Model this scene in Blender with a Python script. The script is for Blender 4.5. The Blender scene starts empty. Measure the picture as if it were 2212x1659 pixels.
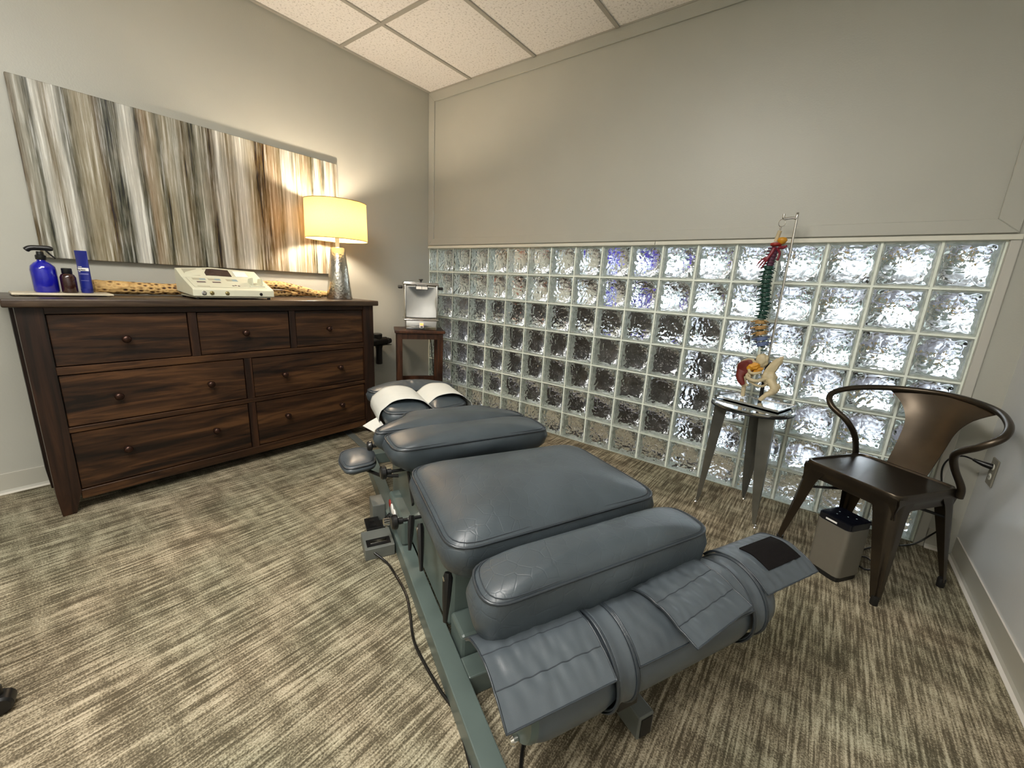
import bpy, bmesh, math, random
from mathutils import Vector, Matrix, noise
PI = math.pi
random.seed(7)
S = bpy.context.scene
COL = S.collection

# ---------------------------------------------------------------- camera, world, lights, exposure
cd = bpy.data.cameras.new('camera'); cam = bpy.data.objects.new('camera', cd); COL.objects.link(cam)
cd.sensor_width = 36.0; cd.lens = 882.076 / 2212 * 36.0; cd.clip_start = 0.05; cd.clip_end = 100
Rc = ((0.78974159, 0.6111208, 0.05328775), (0.1839971, -0.15311474, -0.97092788), (-0.58519508, 0.77658692, -0.23336554))
m = Matrix.Identity(4)
for i in range(3):
    m[i][0] = Rc[0][i]; m[i][1] = -Rc[1][i]; m[i][2] = -Rc[2][i]
m[0][3], m[1][3], m[2][3] = 3.0298, -2.6382, 1.1179
cam.matrix_world = m
S.camera = cam
S.view_settings.view_transform = 'Standard'; S.view_settings.look = 'None'
S.view_settings.exposure = 0.5; S.view_settings.gamma = 1.0; S.view_settings.use_curve_mapping = False

w = bpy.data.worlds.new('sky'); S.world = w; w.use_nodes = True
bg = w.node_tree.nodes['Background']; bg.inputs[0].default_value = (0.86, 0.92, 1.0, 1); bg.inputs[1].default_value = 2.4

def area(name, loc, rot, sx, sy, power, color):
    l = bpy.data.lights.new(name, 'AREA'); l.shape = 'RECTANGLE'; l.size = sx; l.size_y = sy
    l.energy = power; l.color = color
    o = bpy.data.objects.new(name, l); o.location = loc; o.rotation_euler = rot; COL.objects.link(o); return o
WARM = (1.0, 0.965, 0.925)
area('troffer_light', (2.004, -2.64, 2.645), (0, 0, 0), 0.56, 1.15, 36, WARM)
area('troffer_light', (2.614, -3.75, 2.645), (0, 0, 0), 0.56, 0.95, 34, WARM)
area('hall_fill_light', (1.0, 0.45, 2.66), (0, 0, 0), 3.6, 0.5, 60, WARM)  # added lamp without a known fixture, brightens the hall carpet behind the glass
area('hall_fill_light', (0.2, 2.0, 2.66), (0, 0, 0), 2.4, 0.5, 24, WARM)  # added fill for the hall around the counter, no known fixture
area('window_daylight', (2.7, 7.0, 1.8), (-PI/2, 0, 0), 3.6, 1.4, 210, (0.78, 0.89, 1.0))

# ---------------------------------------------------------------- materials
def newmat(name):
    mt = bpy.data.materials.new(name); mt.use_nodes = True
    nt = mt.node_tree; return mt, nt, nt.nodes['Principled BSDF']
def srgb(r, g, b):
    f = lambda c: (c/255/12.92) if c/255 <= 0.04045 else ((c/255+0.055)/1.055)**2.4
    return (f(r), f(g), f(b), 1)
def N(nt, t, **kw):
    n = nt.nodes.new(t)
    for k, v in kw.items():
        if k.startswith('_'): setattr(n, k[1:], v)
        else: n.inputs[k].default_value = v
    return n
def L(nt, a, b): nt.links.new(a, b)
def mapped(nt, scale, kind='Object', rot=(0,0,0)):
    tc = nt.nodes.new('ShaderNodeTexCoord'); mp = nt.nodes.new('ShaderNodeMapping')
    mp.inputs['Scale'].default_value = scale; mp.inputs['Rotation'].default_value = rot
    L(nt, tc.outputs[kind], mp.inputs['Vector']); return mp.outputs['Vector']
def ramp(nt, fac, stops, interp='LINEAR'):
    r = nt.nodes.new('ShaderNodeValToRGB'); r.color_ramp.interpolation = interp
    e = r.color_ramp.elements
    while len(e) < len(stops): e.new(0.5)
    for i, (p, c) in enumerate(stops): e[i].position = p; e[i].color = c
    L(nt, fac, r.inputs['Fac']); return r.outputs['Color']
def bump(nt, bsdf, height, strength, dist=0.01):
    b = nt.nodes.new('ShaderNodeBump'); b.inputs['Strength'].default_value = strength; b.inputs['Distance'].default_value = dist
    L(nt, height, b.inputs['Height']); L(nt, b.outputs['Normal'], bsdf.inputs['Normal']); return b
def math_(nt, op, a, b=None, **kw):
    n = nt.nodes.new('ShaderNodeMath'); n.operation = op
    for i, v in enumerate((a, b)):
        if v is None: continue
        if isinstance(v, (int, float)): n.inputs[i].default_value = v
        else: L(nt, v, n.inputs[i])
    return n.outputs[0]
def mixc(nt, fac, a, b, blend='MIX'):
    n = nt.nodes.new('ShaderNodeMix'); n.data_type = 'RGBA'; n.blend_type = blend
    if isinstance(fac, (int, float)): n.inputs['Factor'].default_value = fac
    else: L(nt, fac, n.inputs['Factor'])
    for k, v in (('A', a), ('B', b)):
        s = [i for i in n.inputs if i.name == k and i.type == 'RGBA'][0]
        if isinstance(v, tuple): s.default_value = v
        else: L(nt, v, s)
    return [o for o in n.outputs if o.type == 'RGBA'][0]
def simple(name, col, rough=0.5, metal=0.0, noise_amt=0.08, nscale=30, bumpv=0.0, bscale=200, spec=None, coat=0.0, trans=0.0, emit=None):
    mt, nt, b = newmat(name)
    v = mapped(nt, (1, 1, 1))
    n = N(nt, 'ShaderNodeTexNoise', Scale=nscale, Detail=3.0); L(nt, v, n.inputs['Vector'])
    d = tuple(c*(1-noise_amt) for c in col[:3])+(1,); l = tuple(min(1, c*(1+noise_amt)) for c in col[:3])+(1,)
    c = ramp(nt, n.outputs['Fac'], [(0.3, d), (0.7, l)]); L(nt, c, b.inputs['Base Color'])
    b.inputs['Roughness'].default_value = rough; b.inputs['Metallic'].default_value = metal
    if spec is not None: b.inputs['Specular IOR Level'].default_value = spec
    if coat: b.inputs['Coat Weight'].default_value = coat; b.inputs['Coat Roughness'].default_value = 0.15
    if trans: b.inputs['Transmission Weight'].default_value = trans
    if bumpv:
        n2 = N(nt, 'ShaderNodeTexNoise', Scale=bscale, Detail=4.0); L(nt, v, n2.inputs['Vector']); bump(nt, b, n2.outputs['Fac'], bumpv, 0.002)
    if emit: b.inputs['Emission Color'].default_value = emit[0]; b.inputs['Emission Strength'].default_value = emit[1]
    return mt
M = {}
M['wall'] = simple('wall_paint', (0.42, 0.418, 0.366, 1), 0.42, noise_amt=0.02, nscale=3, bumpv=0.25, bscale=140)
M['wall_r'] = simple('wall_paint_semigloss_daylit', (0.61, 0.63, 0.63, 1), 0.33, noise_amt=0.02, nscale=3, bumpv=0.2, bscale=160)  # right wall colour raised and cooled to carry daylight from the glass blocks
M['trim'] = simple('trim_paint', (0.50, 0.49, 0.44, 1), 0.35, noise_amt=0.02, nscale=5)
M['ledge'] = simple('ledge_paint', (0.66, 0.65, 0.56, 1), 0.35, noise_amt=0.03, nscale=5)
M['base'] = simple('baseboard_vinyl', (0.43, 0.42, 0.36, 1), 0.3, noise_amt=0.02, nscale=5)
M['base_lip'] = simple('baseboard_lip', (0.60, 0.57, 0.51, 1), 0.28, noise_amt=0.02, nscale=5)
M['mortar'] = simple('mortar', (0.86, 0.92, 0.82, 1), 0.6, noise_amt=0.04, nscale=40, bumpv=0.3, bscale=300)
M['grid'] = simple('ceiling_grid_paint', (0.42, 0.40, 0.35, 1), 0.5, noise_amt=0.02)
# ceiling tile
mt, nt, b = newmat('ceiling_tile'); M['tile'] = mt
v = mapped(nt, (1, 1, 1)); n = N(nt, 'ShaderNodeTexNoise', Scale=75.0, Detail=5.0, Roughness=0.7); L(nt, v, n.inputs['Vector'])
L(nt, ramp(nt, n.outputs['Fac'], [(0.36, srgb(205, 200, 193)), (0.46, srgb(250, 246, 241))]), b.inputs['Base Color'])
b.inputs['Roughness'].default_value = 0.9; bump(nt, b, n.outputs['Fac'], 0.5, 0.004)
# carpet
mt, nt, b = newmat('carpet'); M['carpet'] = mt
v1 = mapped(nt, (125, 6, 1)); n1 = N(nt, 'ShaderNodeTexNoise', Scale=1.0, Detail=2.0, Roughness=0.6); L(nt, v1, n1.inputs['Vector'])
v2 = mapped(nt, (4.2, 17.0, 1)); n2 = N(nt, 'ShaderNodeTexNoise', Scale=1.0, Detail=3.0, Roughness=0.62); L(nt, v2, n2.inputs['Vector'])
v6 = mapped(nt, (11.0, 2.6, 1)); n6 = N(nt, 'ShaderNodeTexNoise', Scale=1.0, Detail=3.0, Roughness=0.6); L(nt, v6, n6.inputs['Vector'])
v3 = mapped(nt, (230, 230, 1)); n3 = N(nt, 'ShaderNodeTexNoise', Scale=1.0, Detail=2.0); L(nt, v3, n3.inputs['Vector'])
v4 = mapped(nt, (34, 3.2, 1)); n4 = N(nt, 'ShaderNodeTexNoise', Scale=1.0, Detail=3.0, Roughness=0.6); L(nt, v4, n4.inputs['Vector'])
v5 = mapped(nt, (2.0, 2.4, 1)); n5 = N(nt, 'ShaderNodeTexNoise', Scale=1.0, Detail=2.0); L(nt, v5, n5.inputs['Vector'])
s = math_(nt, 'ADD', math_(nt, 'MULTIPLY', n1.outputs['Fac'], 0.38), math_(nt, 'ADD', math_(nt, 'MULTIPLY', n2.outputs['Fac'], 0.18), math_(nt, 'MULTIPLY', n6.outputs['Fac'], 0.10)))
s = math_(nt, 'ADD', s, math_(nt, 'MULTIPLY', n3.outputs['Fac'], 0.26))
s = math_(nt, 'ADD', s, math_(nt, 'MULTIPLY', n4.outputs['Fac'], 0.10))
c = ramp(nt, s, [(0.450, srgb(82, 77, 64)), (0.498, srgb(112, 106, 91)), (0.540, srgb(148, 142, 124)), (0.60, srgb(180, 174, 156))])
tint = ramp(nt, n5.outputs['Fac'], [(0.38, srgb(240, 241, 232)), (0.62, srgb(255, 247, 238))])
L(nt, mixc(nt, 1.0, c, tint, 'MULTIPLY'), b.inputs['Base Color'])
b.inputs['Roughness'].default_value = 0.95; b.inputs['Specular IOR Level'].default_value = 0.1
bump(nt, b, math_(nt, 'ADD', n1.outputs['Fac'], n3.outputs['Fac']), 0.7, 0.004)
# dark wood (grain runs along y for drawers, along z for posts)
def wood(name, scale, dark, mid, light, rough=0.45):
    mt, nt, b = newmat(name)
    v = mapped(nt, scale); n = N(nt, 'ShaderNodeTexNoise', Scale=1.0, Detail=6.0, Roughness=0.62, Distortion=1.1); L(nt, v, n.inputs['Vector'])
    v2 = mapped(nt, tuple(q*0.35 for q in scale)); n2 = N(nt, 'ShaderNodeTexNoise', Scale=1.0, Detail=2.0, Distortion=0.6); L(nt, v2, n2.inputs['Vector'])
    f = math_(nt, 'ADD', math_(nt, 'MULTIPLY', n.outputs['Fac'], 0.6), math_(nt, 'MULTIPLY', n2.outputs['Fac'], 0.4))
    L(nt, ramp(nt, f, [(0.39, dark), (0.50, mid), (0.60, light)]), b.inputs['Base Color'])
    b.inputs['Roughness'].default_value = rough; b.inputs['Specular IOR Level'].default_value = 0.35; bump(nt, b, f, 0.35, 0.004); return mt
WD, WM, WL = srgb(20, 11, 6), srgb(52, 32, 17), srgb(80, 53, 30)
M['wood_h'] = wood('dark_wood_grain_across', (30, 2.2, 30), WD, WM, WL)
M['wood_v'] = wood('dark_wood_grain_upright', (26, 26, 2.0), WD, srgb(40, 24, 15), srgb(60, 37, 22))
M['wood_t'] = wood('dark_wood_top', (26, 2.0, 26), srgb(36, 27, 20), srgb(58, 45, 34), srgb(78, 63, 48), 0.33)
M['knob'] = simple('bronze_knob', srgb(58, 38, 30), 0.3, 0.7)
M['wood_table'] = wood('brown_table_wood', (22, 22, 3), srgb(30, 16, 9), srgb(56, 33, 20), srgb(78, 48, 30), 0.4)
# leather
def leather(name, col, rough=0.38):
    mt, nt, b = newmat(name)
    v = mapped(nt, (1, 1, 1))
    n = N(nt, 'ShaderNodeTexNoise', Scale=7.0, Detail=3.0); L(nt, v, n.inputs['Vector'])
    d = tuple(c*0.86 for c in col[:3])+(1,); l = tuple(c*1.14 for c in col[:3])+(1,)
    L(nt, ramp(nt, n.outputs['Fac'], [(0.35, d), (0.65, l)]), b.inputs['Base Color'])
    vo = N(nt, 'ShaderNodeTexVoronoi', Scale=520.0, _feature='DISTANCE_TO_EDGE'); L(nt, v, vo.inputs['Vector'])
    n2 = N(nt, 'ShaderNodeTexNoise', Scale=38.0, Detail=4.0); L(nt, v, n2.inputs['Vector'])
    h = math_(nt, 'ADD', math_(nt, 'MULTIPLY', vo.outputs['Distance'], 0.6), math_(nt, 'MULTIPLY', n2.outputs['Fac'], 0.6))
    b.inputs['Roughness'].default_value = rough; b.inputs['Specular IOR Level'].default_value = 0.55
    bump(nt, b, h, 0.10, 0.003); return mt
M['leather'] = leather('slate_leather', srgb(60, 68, 73))
M['leather_crease'] = leather('slate_leather_creased', srgb(60, 68, 73))
nt = M['leather_crease'].node_tree; b = nt.nodes['Principled BSDF']
v = mapped(nt, (1, 1, 1))
vo = N(nt, 'ShaderNodeTexVoronoi', Scale=26.0, _feature='DISTANCE_TO_EDGE'); L(nt, v, vo.inputs['Vector'])
cr = ramp(nt, vo.outputs['Distance'], [(0.0, (0, 0, 0, 1)), (0.05, (1, 1, 1, 1))])
b2 = nt.nodes.new('ShaderNodeBump'); b2.inputs['Strength'].default_value = 0.22; b2.inputs['Distance'].default_value = 0.0015; L(nt, cr, b2.inputs['Height'])
old = b.inputs['Normal'].links[0].from_node; L(nt, old.outputs['Normal'], b2.inputs['Normal']); L(nt, b2.outputs['Normal'], b.inputs['Normal'])
M['leather_soft'] = leather('slate_leather_soft', srgb(70, 77, 82), 0.34)
M['piping'] = leather('leather_piping', srgb(44, 50, 55), 0.3)
M['stitch'] = simple('stitching', srgb(44, 50, 56), 0.8)
M['velcro'] = simple('hook_patch', srgb(14, 11, 11), 0.8, spec=0.15, noise_amt=0.3, nscale=120, bumpv=0.5, bscale=600)
M['steel_green'] = simple('grey_green_enamel', srgb(82, 94, 90), 0.33, 0.0, noise_amt=0.05, nscale=12, bumpv=0.05, bscale=90)
M['steel_grey'] = simple('grey_enamel', srgb(96, 99, 94), 0.4, 0.0, noise_amt=0.04)
M['black'] = simple('black_plastic', srgb(18, 18, 18), 0.32, noise_amt=0.15)
M['rubber'] = simple('black_rubber', srgb(16, 15, 14), 0.55)
M['cord'] = simple('cord_black', srgb(14, 13, 12), 0.28)
M['chrome'] = simple('chrome', (0.72, 0.70, 0.67, 1), 0.12, 1.0, noise_amt=0.03)
M['white'] = simple('white_print', srgb(232, 230, 224), 0.5, noise_amt=0.02)
M['paper'] = simple('headrest_paper', srgb(196, 198, 192), 0.7, noise_amt=0.02, bumpv=0.5, bscale=26)
M['bronze'] = simple('gunmetal_brown', srgb(72, 64, 54), 0.32, 0.85, noise_amt=0.16, nscale=9, bumpv=0.03, bscale=60)
M['galv'] = simple('brushed_galvanised', srgb(128, 128, 122), 0.34, 0.8, noise_amt=0.14, nscale=10)
M['mirror'] = simple('polished_steel', (0.62, 0.65, 0.68, 1), 0.09, 1.0, noise_amt=0.02)
M['darkmetal'] = simple('dark_steel', srgb(40, 40, 40), 0.35, 0.7)
M['blue_glass'] = simple('cobalt_bottle', srgb(12, 16, 150), 0.12, noise_amt=0.25, nscale=14, coat=0.6)
M['amber'] = simple('amber_bottle', srgb(42, 16, 8), 0.1, noise_amt=0.25, nscale=14, coat=0.6)
M['tube_blue'] = simple('tube_blue', srgb(24, 34, 118), 0.35, noise_amt=0.12, nscale=18)
M['tube_print'] = simple('tube_print', srgb(90, 92, 150), 0.5)
M['slab'] = simple('stone_slab', srgb(182, 172, 148), 0.4, noise_amt=0.3, nscale=16)
M['device'] = simple('ivory_plastic', srgb(206, 205, 182), 0.4, noise_amt=0.02)
M['device_line'] = simple('ivory_darker', srgb(168, 164, 142), 0.5, noise_amt=0.02)  # deeper ivory for panel border, labels, keys and print
M['screen'] = simple('dark_display', srgb(60, 44, 38), 0.2, noise_amt=0.08)
M['keyblue'] = simple('blue_grey_keys', srgb(138, 158, 164), 0.5)
M['keydark'] = simple('plum_keys', srgb(92, 72, 74), 0.5)
M['brass'] = simple('brass_socket', srgb(140, 128, 84), 0.3, 0.7)
M['purif'] = simple('taupe_plastic', srgb(104, 100, 90), 0.45, noise_amt=0.02)
M['purif_top'] = simple('navy_black_gloss', srgb(14, 16, 24), 0.12, noise_amt=0.1)
M['bone'] = simple('bone_plastic', srgb(186, 172, 138), 0.5, noise_amt=0.10, nscale=40, bumpv=0.5, bscale=60)
M['muscle'] = simple('red_muscle', srgb(98, 24, 16), 0.5, noise_amt=0.1, nscale=60)
M['red'] = simple('bright_red_disc', srgb(146, 34, 22), 0.5)
M['crimson'] = simple('crimson_nerve', srgb(116, 18, 36), 0.4)
M['ochre'] = simple('ochre_ligament', srgb(196, 138, 32), 0.45)
M['purple'] = simple('plum_vertebra', srgb(82, 40, 62), 0.5)
M['green'] = simple('dark_green_vertebra', srgb(12, 58, 46), 0.45, noise_amt=0.2, nscale=60)
M['blue_v'] = simple('slate_blue_vertebra', srgb(88, 104, 142), 0.5)
M['brown_v'] = simple('tan_brown_vertebra', srgb(168, 132, 78), 0.45, noise_amt=0.3, nscale=50)
M['outlet'] = simple('outlet_grey', srgb(128, 124, 110), 0.45)
M['outlet_dark'] = simple('dark_lettering', srgb(64, 60, 52), 0.5)  # dark grey-brown used for the tube lettering
M['cabinet'] = simple('hall_dark_cabinet', srgb(44, 34, 28), 0.4, noise_amt=0.3, nscale=4)
M['hallwall'] = simple('hall_wall_paint', srgb(160, 156, 136), 0.6)
M['hallgrey'] = simple('hall_panel_grey', srgb(158, 168, 156), 0.5)
M['hallceil'] = simple('hall_ceiling_white', srgb(215, 212, 205), 0.8)
M['frame_dark'] = simple('window_frame_dark', srgb(70, 66, 62), 0.5)
M['hallfloor'] = simple('hall_pale_tile', srgb(146, 144, 156), 0.4, noise_amt=0.15, nscale=5)
M['leaf'] = simple('plant_leaf', srgb(64, 110, 36), 0.4)
M['violet'] = simple('violet_petals', srgb(70, 24, 225), 0.5)
M['terracotta'] = simple('terracotta', srgb(170, 82, 50), 0.6)
M['tan_seat'] = simple('tan_upholstery', srgb(190, 160, 100), 0.6)
# hammered lamp metal
mt, nt, b = newmat('hammered_silver'); M['hammer'] = mt
v = mapped(nt, (1, 1, 0.8)); vo = N(nt, 'ShaderNodeTexVoronoi', Scale=90.0, _feature='SMOOTH_F1'); L(nt, v, vo.inputs['Vector'])
b.inputs['Base Color'].default_value = (0.60, 0.57, 0.50, 1); b.inputs['Metallic'].default_value = 1.0; b.inputs['Roughness'].default_value = 0.24
bump(nt, b, vo.outputs['Distance'], 0.45, 0.004)
# lamp shade: cloth that lets light through
mt, nt, b = newmat('shade_cloth'); M['shade'] = mt
out = nt.nodes['Material Output']; nt.nodes.remove(b)
v = mapped(nt, (1, 1, 1)); n = N(nt, 'ShaderNodeTexNoise', Scale=260.0, Detail=2.0); L(nt, v, n.inputs['Vector'])
c = ramp(nt, n.outputs['Fac'], [(0.3, (0.60, 0.44, 0.22, 1)), (0.7, (0.66, 0.50, 0.27, 1))])
d = nt.nodes.new('ShaderNodeBsdfDiffuse'); t = nt.nodes.new('ShaderNodeBsdfTranslucent'); mx = nt.nodes.new('ShaderNodeMixShader')
L(nt, c, d.inputs['Color']); t.inputs['Color'].default_value = (0.300, 0.170, 0.052, 1); mx.inputs[0].default_value = 0.45
L(nt, d.outputs[0], mx.inputs[1]); L(nt, t.outputs[0], mx.inputs[2]); L(nt, mx.outputs[0], out.inputs[0])
M['shade_in'] = simple('shade_lining', (0.9, 0.86, 0.76, 1), 0.7)
mt, nt, b = newmat('lamp_bulb'); M['bulb'] = mt
b.inputs['Emission Color'].default_value = (1.0, 0.83, 0.64, 1); b.inputs['Emission Strength'].default_value = 620
mt, nt, b = newmat('red_switch_light'); M['redlight'] = mt
b.inputs['Base Color'].default_value = srgb(230, 90, 40); b.inputs['Emission Color'].default_value = (1.0, 0.22, 0.06, 1); b.inputs['Emission Strength'].default_value = 2.5
mt, nt, b = newmat('troffer_diffuser'); M['diffuser'] = mt
b.inputs['Emission Color'].default_value = (1.0, 0.94, 0.82, 1); b.inputs['Emission Strength'].default_value = 4.0
# glass
mt, nt, b = newmat('block_glass'); M['glass'] = mt
b.inputs['Base Color'].default_value = (0.95, 0.965, 0.97, 1); b.inputs['Roughness'].default_value = 0.0; b.inputs['IOR'].default_value = 1.45; b.inputs['Transmission Weight'].default_value = 1.0
mt, nt, b = newmat('block_side'); M['glass_side'] = mt
v = mapped(nt, (1, 1, 1)); n = N(nt, 'ShaderNodeTexNoise', Scale=40.0, Detail=3.0); L(nt, v, n.inputs['Vector'])
L(nt, ramp(nt, n.outputs['Fac'], [(0.35, srgb(206, 216, 204)), (0.65, srgb(246, 250, 242))]), b.inputs['Base Color'])
b.inputs['Roughness'].default_value = 0.25; bump(nt, b, n.outputs['Fac'], 0.5, 0.006)
mt, nt, b = newmat('window_glass'); M['pane'] = mt
b.inputs['Base Color'].default_value = (0.97, 0.99, 1, 1); b.inputs['Roughness'].default_value = 0.0; b.inputs['IOR'].default_value = 1.45; b.inputs['Transmission Weight'].default_value = 1.0
# painting
mt, nt, b = newmat('striped_painting'); M['painting'] = mt
tc = nt.nodes.new('ShaderNodeTexCoord'); sp = nt.nodes.new('ShaderNodeSeparateXYZ'); L(nt, tc.outputs['Object'], sp.inputs[0])
vv = mapped(nt, (1, 44, 2.6)); n1 = N(nt, 'ShaderNodeTexNoise', Scale=1.0, Detail=4.0, Roughness=0.65); L(nt, vv, n1.inputs['Vector'])
vv2 = mapped(nt, (1, 5, 2.2)); n2 = N(nt, 'ShaderNodeTexNoise', Scale=1.0, Detail=2.0); L(nt, vv2, n2.inputs['Vector'])
y = math_(nt, 'DIVIDE', math_(nt, 'ADD', sp.outputs['Y'], 0.757), 1.515)
y = math_(nt, 'ADD', y, math_(nt, 'MULTIPLY', math_(nt, 'SUBTRACT', n1.outputs['Fac'], 0.5), 0.030))
y = math_(nt, 'ADD', y, math_(nt, 'MULTIPLY', math_(nt, 'SUBTRACT', n2.outputs['Fac'], 0.5), 0.022))
BR, LG, DG, WH, TG = srgb(92, 80, 70), srgb(172, 173, 164), srgb(74, 79, 77), srgb(222, 223, 217), srgb(142, 135, 121)
BE, DT, SL, PK, DB = srgb(168, 161, 143), srgb(108, 98, 86), srgb(86, 93, 94), srgb(172, 156, 138), srgb(70, 60, 52)
C1 = [(0, BR), (.02, LG), (.035, DG), (.05, WH), (.07, TG), (.092, WH), (.108, DG), (.131, BE), (.165, BE), (.179, DT), (.2, SL), (.221, DG), (.238, WH), (.262, WH), (.275, DG), (.293, PK),
      (.317, BE), (.331, DG), (.351, BE), (.376, LG), (.397, TG), (.428, DG), (.45, LG), (.484, DB), (.513, WH), (.543, TG), (.591, WH), (.624, BE), (.65, DB), (.677, DT), (.704, PK), (.74, TG)]
C2 = [(.70, PK), (.739, TG), (.765, WH), (.79, LG), (.815, BE), (.837, PK), (.86, TG), (.875, DG), (.893, WH), (.91, PK), (.925, DG), (.94, WH), (.955, PK), (.969, WH), (.985, DT), (1, WH)]
ca = ramp(nt, y, C1); cb = ramp(nt, y, C2)
sel = math_(nt, 'GREATER_THAN', y, 0.72)
c = mixc(nt, sel, ca, cb)
vv3 = mapped(nt, (1, 85, 2.4)); n3 = N(nt, 'ShaderNodeTexNoise', Scale=1.0, Detail=6.0, Roughness=0.7); L(nt, vv3, n3.inputs['Vector'])
st = ramp(nt, n3.outputs['Fac'], [(0.36, srgb(44, 42, 40)), (0.45, srgb(134, 130, 120)), (0.54, srgb(170, 167, 156)), (0.62, srgb(240, 240, 236))])
c = mixc(nt, 0.42, c, st)
hs_ = nt.nodes.new('ShaderNodeBrightContrast'); hs_.inputs['Bright'].default_value = -0.07; hs_.inputs['Contrast'].default_value = 0.18; L(nt, c, hs_.inputs['Color']); c = hs_.outputs[0]
vv4 = mapped(nt, (1, 9, 3.2)); n4 = N(nt, 'ShaderNodeTexNoise', Scale=1.0, Detail=3.0, Roughness=0.6); L(nt, vv4, n4.inputs['Vector'])
lo = ramp(nt, n4.outputs['Fac'], [(0.50, (0, 0, 0, 1)), (0.62, (1, 1, 1, 1))])
sl = nt.nodes.new('ShaderNodeSeparateColor'); L(nt, lo, sl.inputs[0])
c = mixc(nt, math_(nt, 'MULTIPLY', sl.outputs[0], 0.25), c, srgb(160, 153, 136))
L(nt, c, b.inputs['Base Color']); b.inputs['Roughness'].default_value = 0.42; bump(nt, b, n3.outputs['Fac'], 0.5, 0.004)
# cholla cactus wood
mt, nt, b = newmat('cactus_skeleton_wood'); M['cholla'] = mt
v = mapped(nt, (62, 38, 62)); vo = N(nt, 'ShaderNodeTexVoronoi', Scale=1.0, Randomness=0.7); L(nt, v, vo.inputs['Vector'])
L(nt, ramp(nt, vo.outputs['Distance'], [(0.22, srgb(52, 28, 12)), (0.32, srgb(150, 112, 62)), (0.5, srgb(206, 172, 112)), (0.9, srgb(178, 138, 82))]), b.inputs['Base Color'])
b.inputs['Roughness'].default_value = 0.7; bump(nt, b, vo.outputs['Distance'], 1.0, 0.008)

# ---------------------------------------------------------------- helpers
ORG = {}
def thing(name, label, cat, loc=(0, 0, 0), group=None):
    o = bpy.data.objects.new(name, None); COL.objects.link(o); o.location = loc; o.empty_display_size = 0.05
    o['label'] = label; o['category'] = cat
    if group: o['group'] = group
    ORG[o.name] = Vector(loc); return o
def obj(name, bm, mat, parent=None, label=None, smooth=False, loc=None, kind=None):
    """shapes are given in world coordinates"""
    org = ORG[parent.name] if parent is not None else Vector(loc or (0, 0, 0))
    bmesh.ops.recalc_face_normals(bm, faces=bm.faces)
    bmesh.ops.translate(bm, verts=bm.verts, vec=-org)
    me = bpy.data.meshes.new(name); bm.to_mesh(me); bm.free()
    if smooth:
        for p in me.polygons: p.use_smooth = True
        if smooth != 'all': me.set_sharp_from_angle(angle=math.radians(38))
    for q in (mat if isinstance(mat, (list, tuple)) else [mat]): me.materials.append(q)
    o = bpy.data.objects.new(name, me); COL.objects.link(o)
    if parent is not None: o.parent = parent; ORG[o.name] = org
    else: o.location = org; ORG[o.name] = org
    if label: o['label'] = label
    if kind: o['kind'] = kind
    return o
def struct(name, bm, mat, **k):
    return obj(name, bm, mat, kind='structure', **k)
def sempty(name, loc=(0, 0, 0)):
    o = bpy.data.objects.new(name, None); COL.objects.link(o); o.location = loc; o['kind'] = 'structure'; ORG[o.name] = Vector(loc); return o
def tag(o, label, cat, group=None):
    o['label'] = label; o['category'] = cat
    if group: o['group'] = group
    return o
def nb(): return bmesh.new()
def abox(bm, lo, hi, bev=0.0, seg=2, mtx=None, mi=0):
    lo = Vector(lo); hi = Vector(hi); c = (lo+hi)/2; d = hi-lo
    r = bmesh.ops.create_cube(bm, size=1.0, matrix=Matrix.Translation(c) @ Matrix.Diagonal((d.x, d.y, d.z, 1)))
    vs = r['verts']
    if bev > 0:
        es = list({e for q in vs for e in q.link_edges})
        rr = bmesh.ops.bevel(bm, geom=es, offset=bev, segments=seg, profile=0.5, affect='EDGES', clamp_overlap=True)
        vs = list({q for f in rr['faces'] for q in f.verts} | {q for q in vs if q.is_valid})
    if mtx is not None: bmesh.ops.transform(bm, matrix=mtx, verts=vs)
    if mi:
        for f in {f for q in vs for f in q.link_faces}: f.material_index = mi
    return vs
def obox(bm, o, ax, ay, az, bev=0.0, seg=2):
    """box from corner o spanned by three vectors"""
    o, ax, ay, az = map(Vector, (o, ax, ay, az))
    mt = Matrix((ax, ay, az)).transposed().to_4x4(); mt.translation = o
    lx, ly, lz = ax.length, ay.length, az.length
    rot = Matrix((ax.normalized(), ay.normalized(), az.normalized())).transposed().to_4x4(); rot.translation = o
    return abox(bm, (0, 0, 0), (lx, ly, lz), bev, seg, rot)
def hexa(bm, b4, t4):
    vs = [bm.verts.new(p) for p in list(b4)+list(t4)]
    for f in ((3, 2, 1, 0), (4, 5, 6, 7), (0, 1, 5, 4), (1, 2, 6, 5), (2, 3, 7, 6), (3, 0, 4, 7)): bm.faces.new([vs[i] for i in f])
    return vs
def frames(pts):
    pts = [Vector(p) for p in pts]; T = []
    for i in range(len(pts)):
        a = pts[max(0, i-1)]; c = pts[min(len(pts)-1, i+1)]; d = (c-a)
        T.append(d.normalized() if d.length > 1e-9 else Vector((0, 0, 1)))
    up = Vector((0, 0, 1)) if abs(T[0].z) < 0.9 else Vector((1, 0, 0))
    n = (up - T[0]*up.dot(T[0])).normalized(); out = []
    for i, t in enumerate(T):
        n = (n - t*n.dot(t)); n = n.normalized() if n.length > 1e-6 else Vector((1, 0, 0))
        out.append((pts[i], n, t.cross(n)))
    return out
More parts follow.
